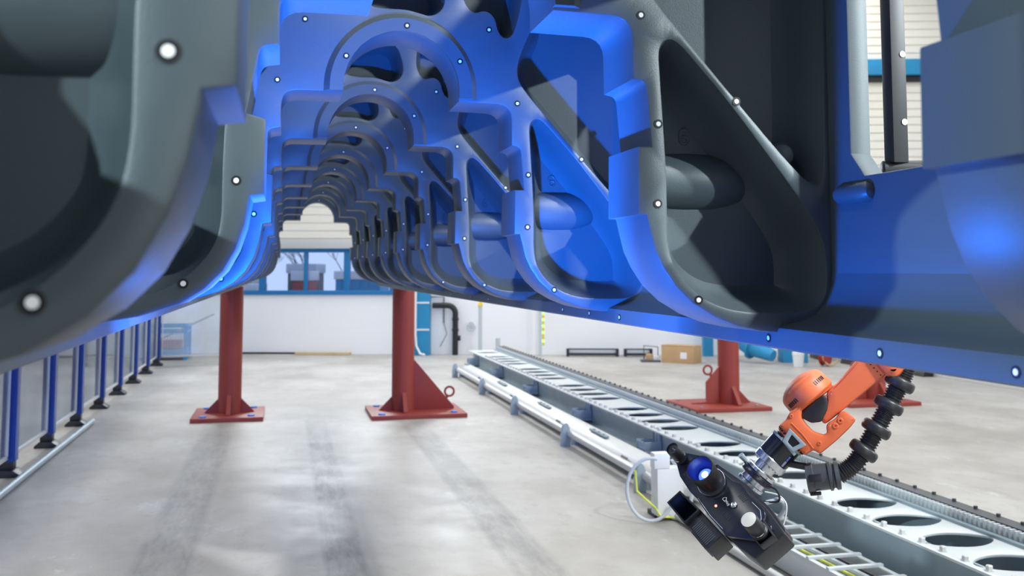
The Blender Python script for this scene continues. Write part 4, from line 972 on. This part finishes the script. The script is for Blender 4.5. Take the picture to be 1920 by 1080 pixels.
mb.tube([WT @ V(p) for p in pp], [0.20, 0.20, 0.17, 0.10], 24)
mb.lathe([(0, 0.22), (0.03, 0.22)], WT @ V((9.45, FZ+0.28, -1.5)), WT.to_3x3() @ V((0.3, -0.15, -0.3)), 24)
tag(obj('extraction_duct', mb, 'lblue'), 'fat light blue sheet metal duct slanting to the floor right of the third stand', 'duct')
wbox('blue_cabinet', 9.98, 10.42, FZ, FZ+0.62, 1.1, 1.5, 'lblue', 'light blue sheet metal cabinet behind the white bucket', 'cabinet', 0.01)
b = wbase(10.08, FZ, 2.2); e = empty('paint_bucket', b); tag(e, 'white plastic bucket in front of the blue cabinet', 'bucket')
obj('bucket_body', MB().lathe([(0, 0.08), (0.20, 0.095)], b, (0, 0, 1), 20), 'whitep', e, base=b); obj('bucket_lid', MB().lathe([(0.20, 0.1), (0.22, 0.1), (0.29, 0.085), (0.30, 0.08)], b, (0, 0, 1), 20), 'whitep', e, base=b)
b = wbase(10.55, FZ, 2.1); e = empty('hose_reel', b); tag(e, 'red reel with a pale hose right of the white bucket', 'hose reel')
obj('reel_drum', MB().lathe([(-0.05, 0.14), (-0.045, 0.14), (-0.04, 0.1), (0.04, 0.1), (0.045, 0.14), (0.05, 0.14)], (b[0], b[1], FZ+0.145), (0.5, -0.85, 0), 24), 'reddev', e, base=b)
obj('coiled_hose', MB().tube([V((b[0]+0.06, b[1]-0.05, FZ+0.15))+V((math.cos(a)*0.13, -0.02, math.sin(a)*0.13)) for a in [2*PI*k/24*0.95 for k in range(25)]], 0.018, 8), 'wood', e, base=b)
wbox('black_crate', 10.75, 11.3, FZ, FZ+0.30, 0.3, 0.9, 'black', 'black crate on the floor far right, behind the block edge', 'crate', 0.01)
# long low floor track with black beams on the far right side
tk = empty('floor_track', (9.6, 12.5, FZ)); KB = (9.6, 12.5, FZ); tag(tk, 'low aluminium floor track with black feet at the far right', 'floor track')
obj('track_rail', MB().box((9.62, 8.5, FZ), (9.74, 16.4, FZ+0.05)), 'alu', tk, 0.004, base=KB)
obj('black_beam', MB().prism([(9.45, FZ), (9.66, FZ), (9.63, FZ+0.10), (9.48, FZ+0.10)], 13.3, 15.6, 'y'), 'black', tk, 0.004, base=KB)
fn = empty('guard_fence', (10.2, 12.0, FZ)); NB = (10.2, 12.0, FZ); tag(fn, 'low guard fence with black posts at the far right edge', 'fence')
mb = MB(); mb.box((10.18, 8.0, FZ+0.13), (10.22, 16.0, FZ+0.16)); obj('bottom_rail', mb, 'darkgrey', fn, base=NB)
for y in (9.2, 10.6, 12.0, 13.4, 14.8):
    obj('guard_post', MB().box((10.15, y-0.05, FZ), (10.25, y+0.05, 0.2)), 'fblue', fn, 0.003, base=NB)
obj('guard_panel', MB().box((10.197, 8.0, FZ+0.15), (10.203, 16.0, 0.15)), 'plexi', fn, base=NB)

# ------------------------------------------------------------------ groups of repeats
GR = {'support stand': 'red stands carrying the casting', 'container': 'containers outside the window', 'tree': 'bare trees outside the window', 'light box': 'light boxes along the far wall'}
for o in list(bpy.data.objects):
    if o.parent is None and o.get('category') in GR: o['group'] = GR[o['category']]
for o in list(bpy.data.objects):
    if o.name.startswith('looped_cable'): o['group'] = 'cables looping round the junction box'
    if o.name.startswith('power_cable'): o['group'] = 'cables lying in the ladder tray'
    if o.name.startswith('tool_cable'): o['group'] = 'cables at the tool coupling'
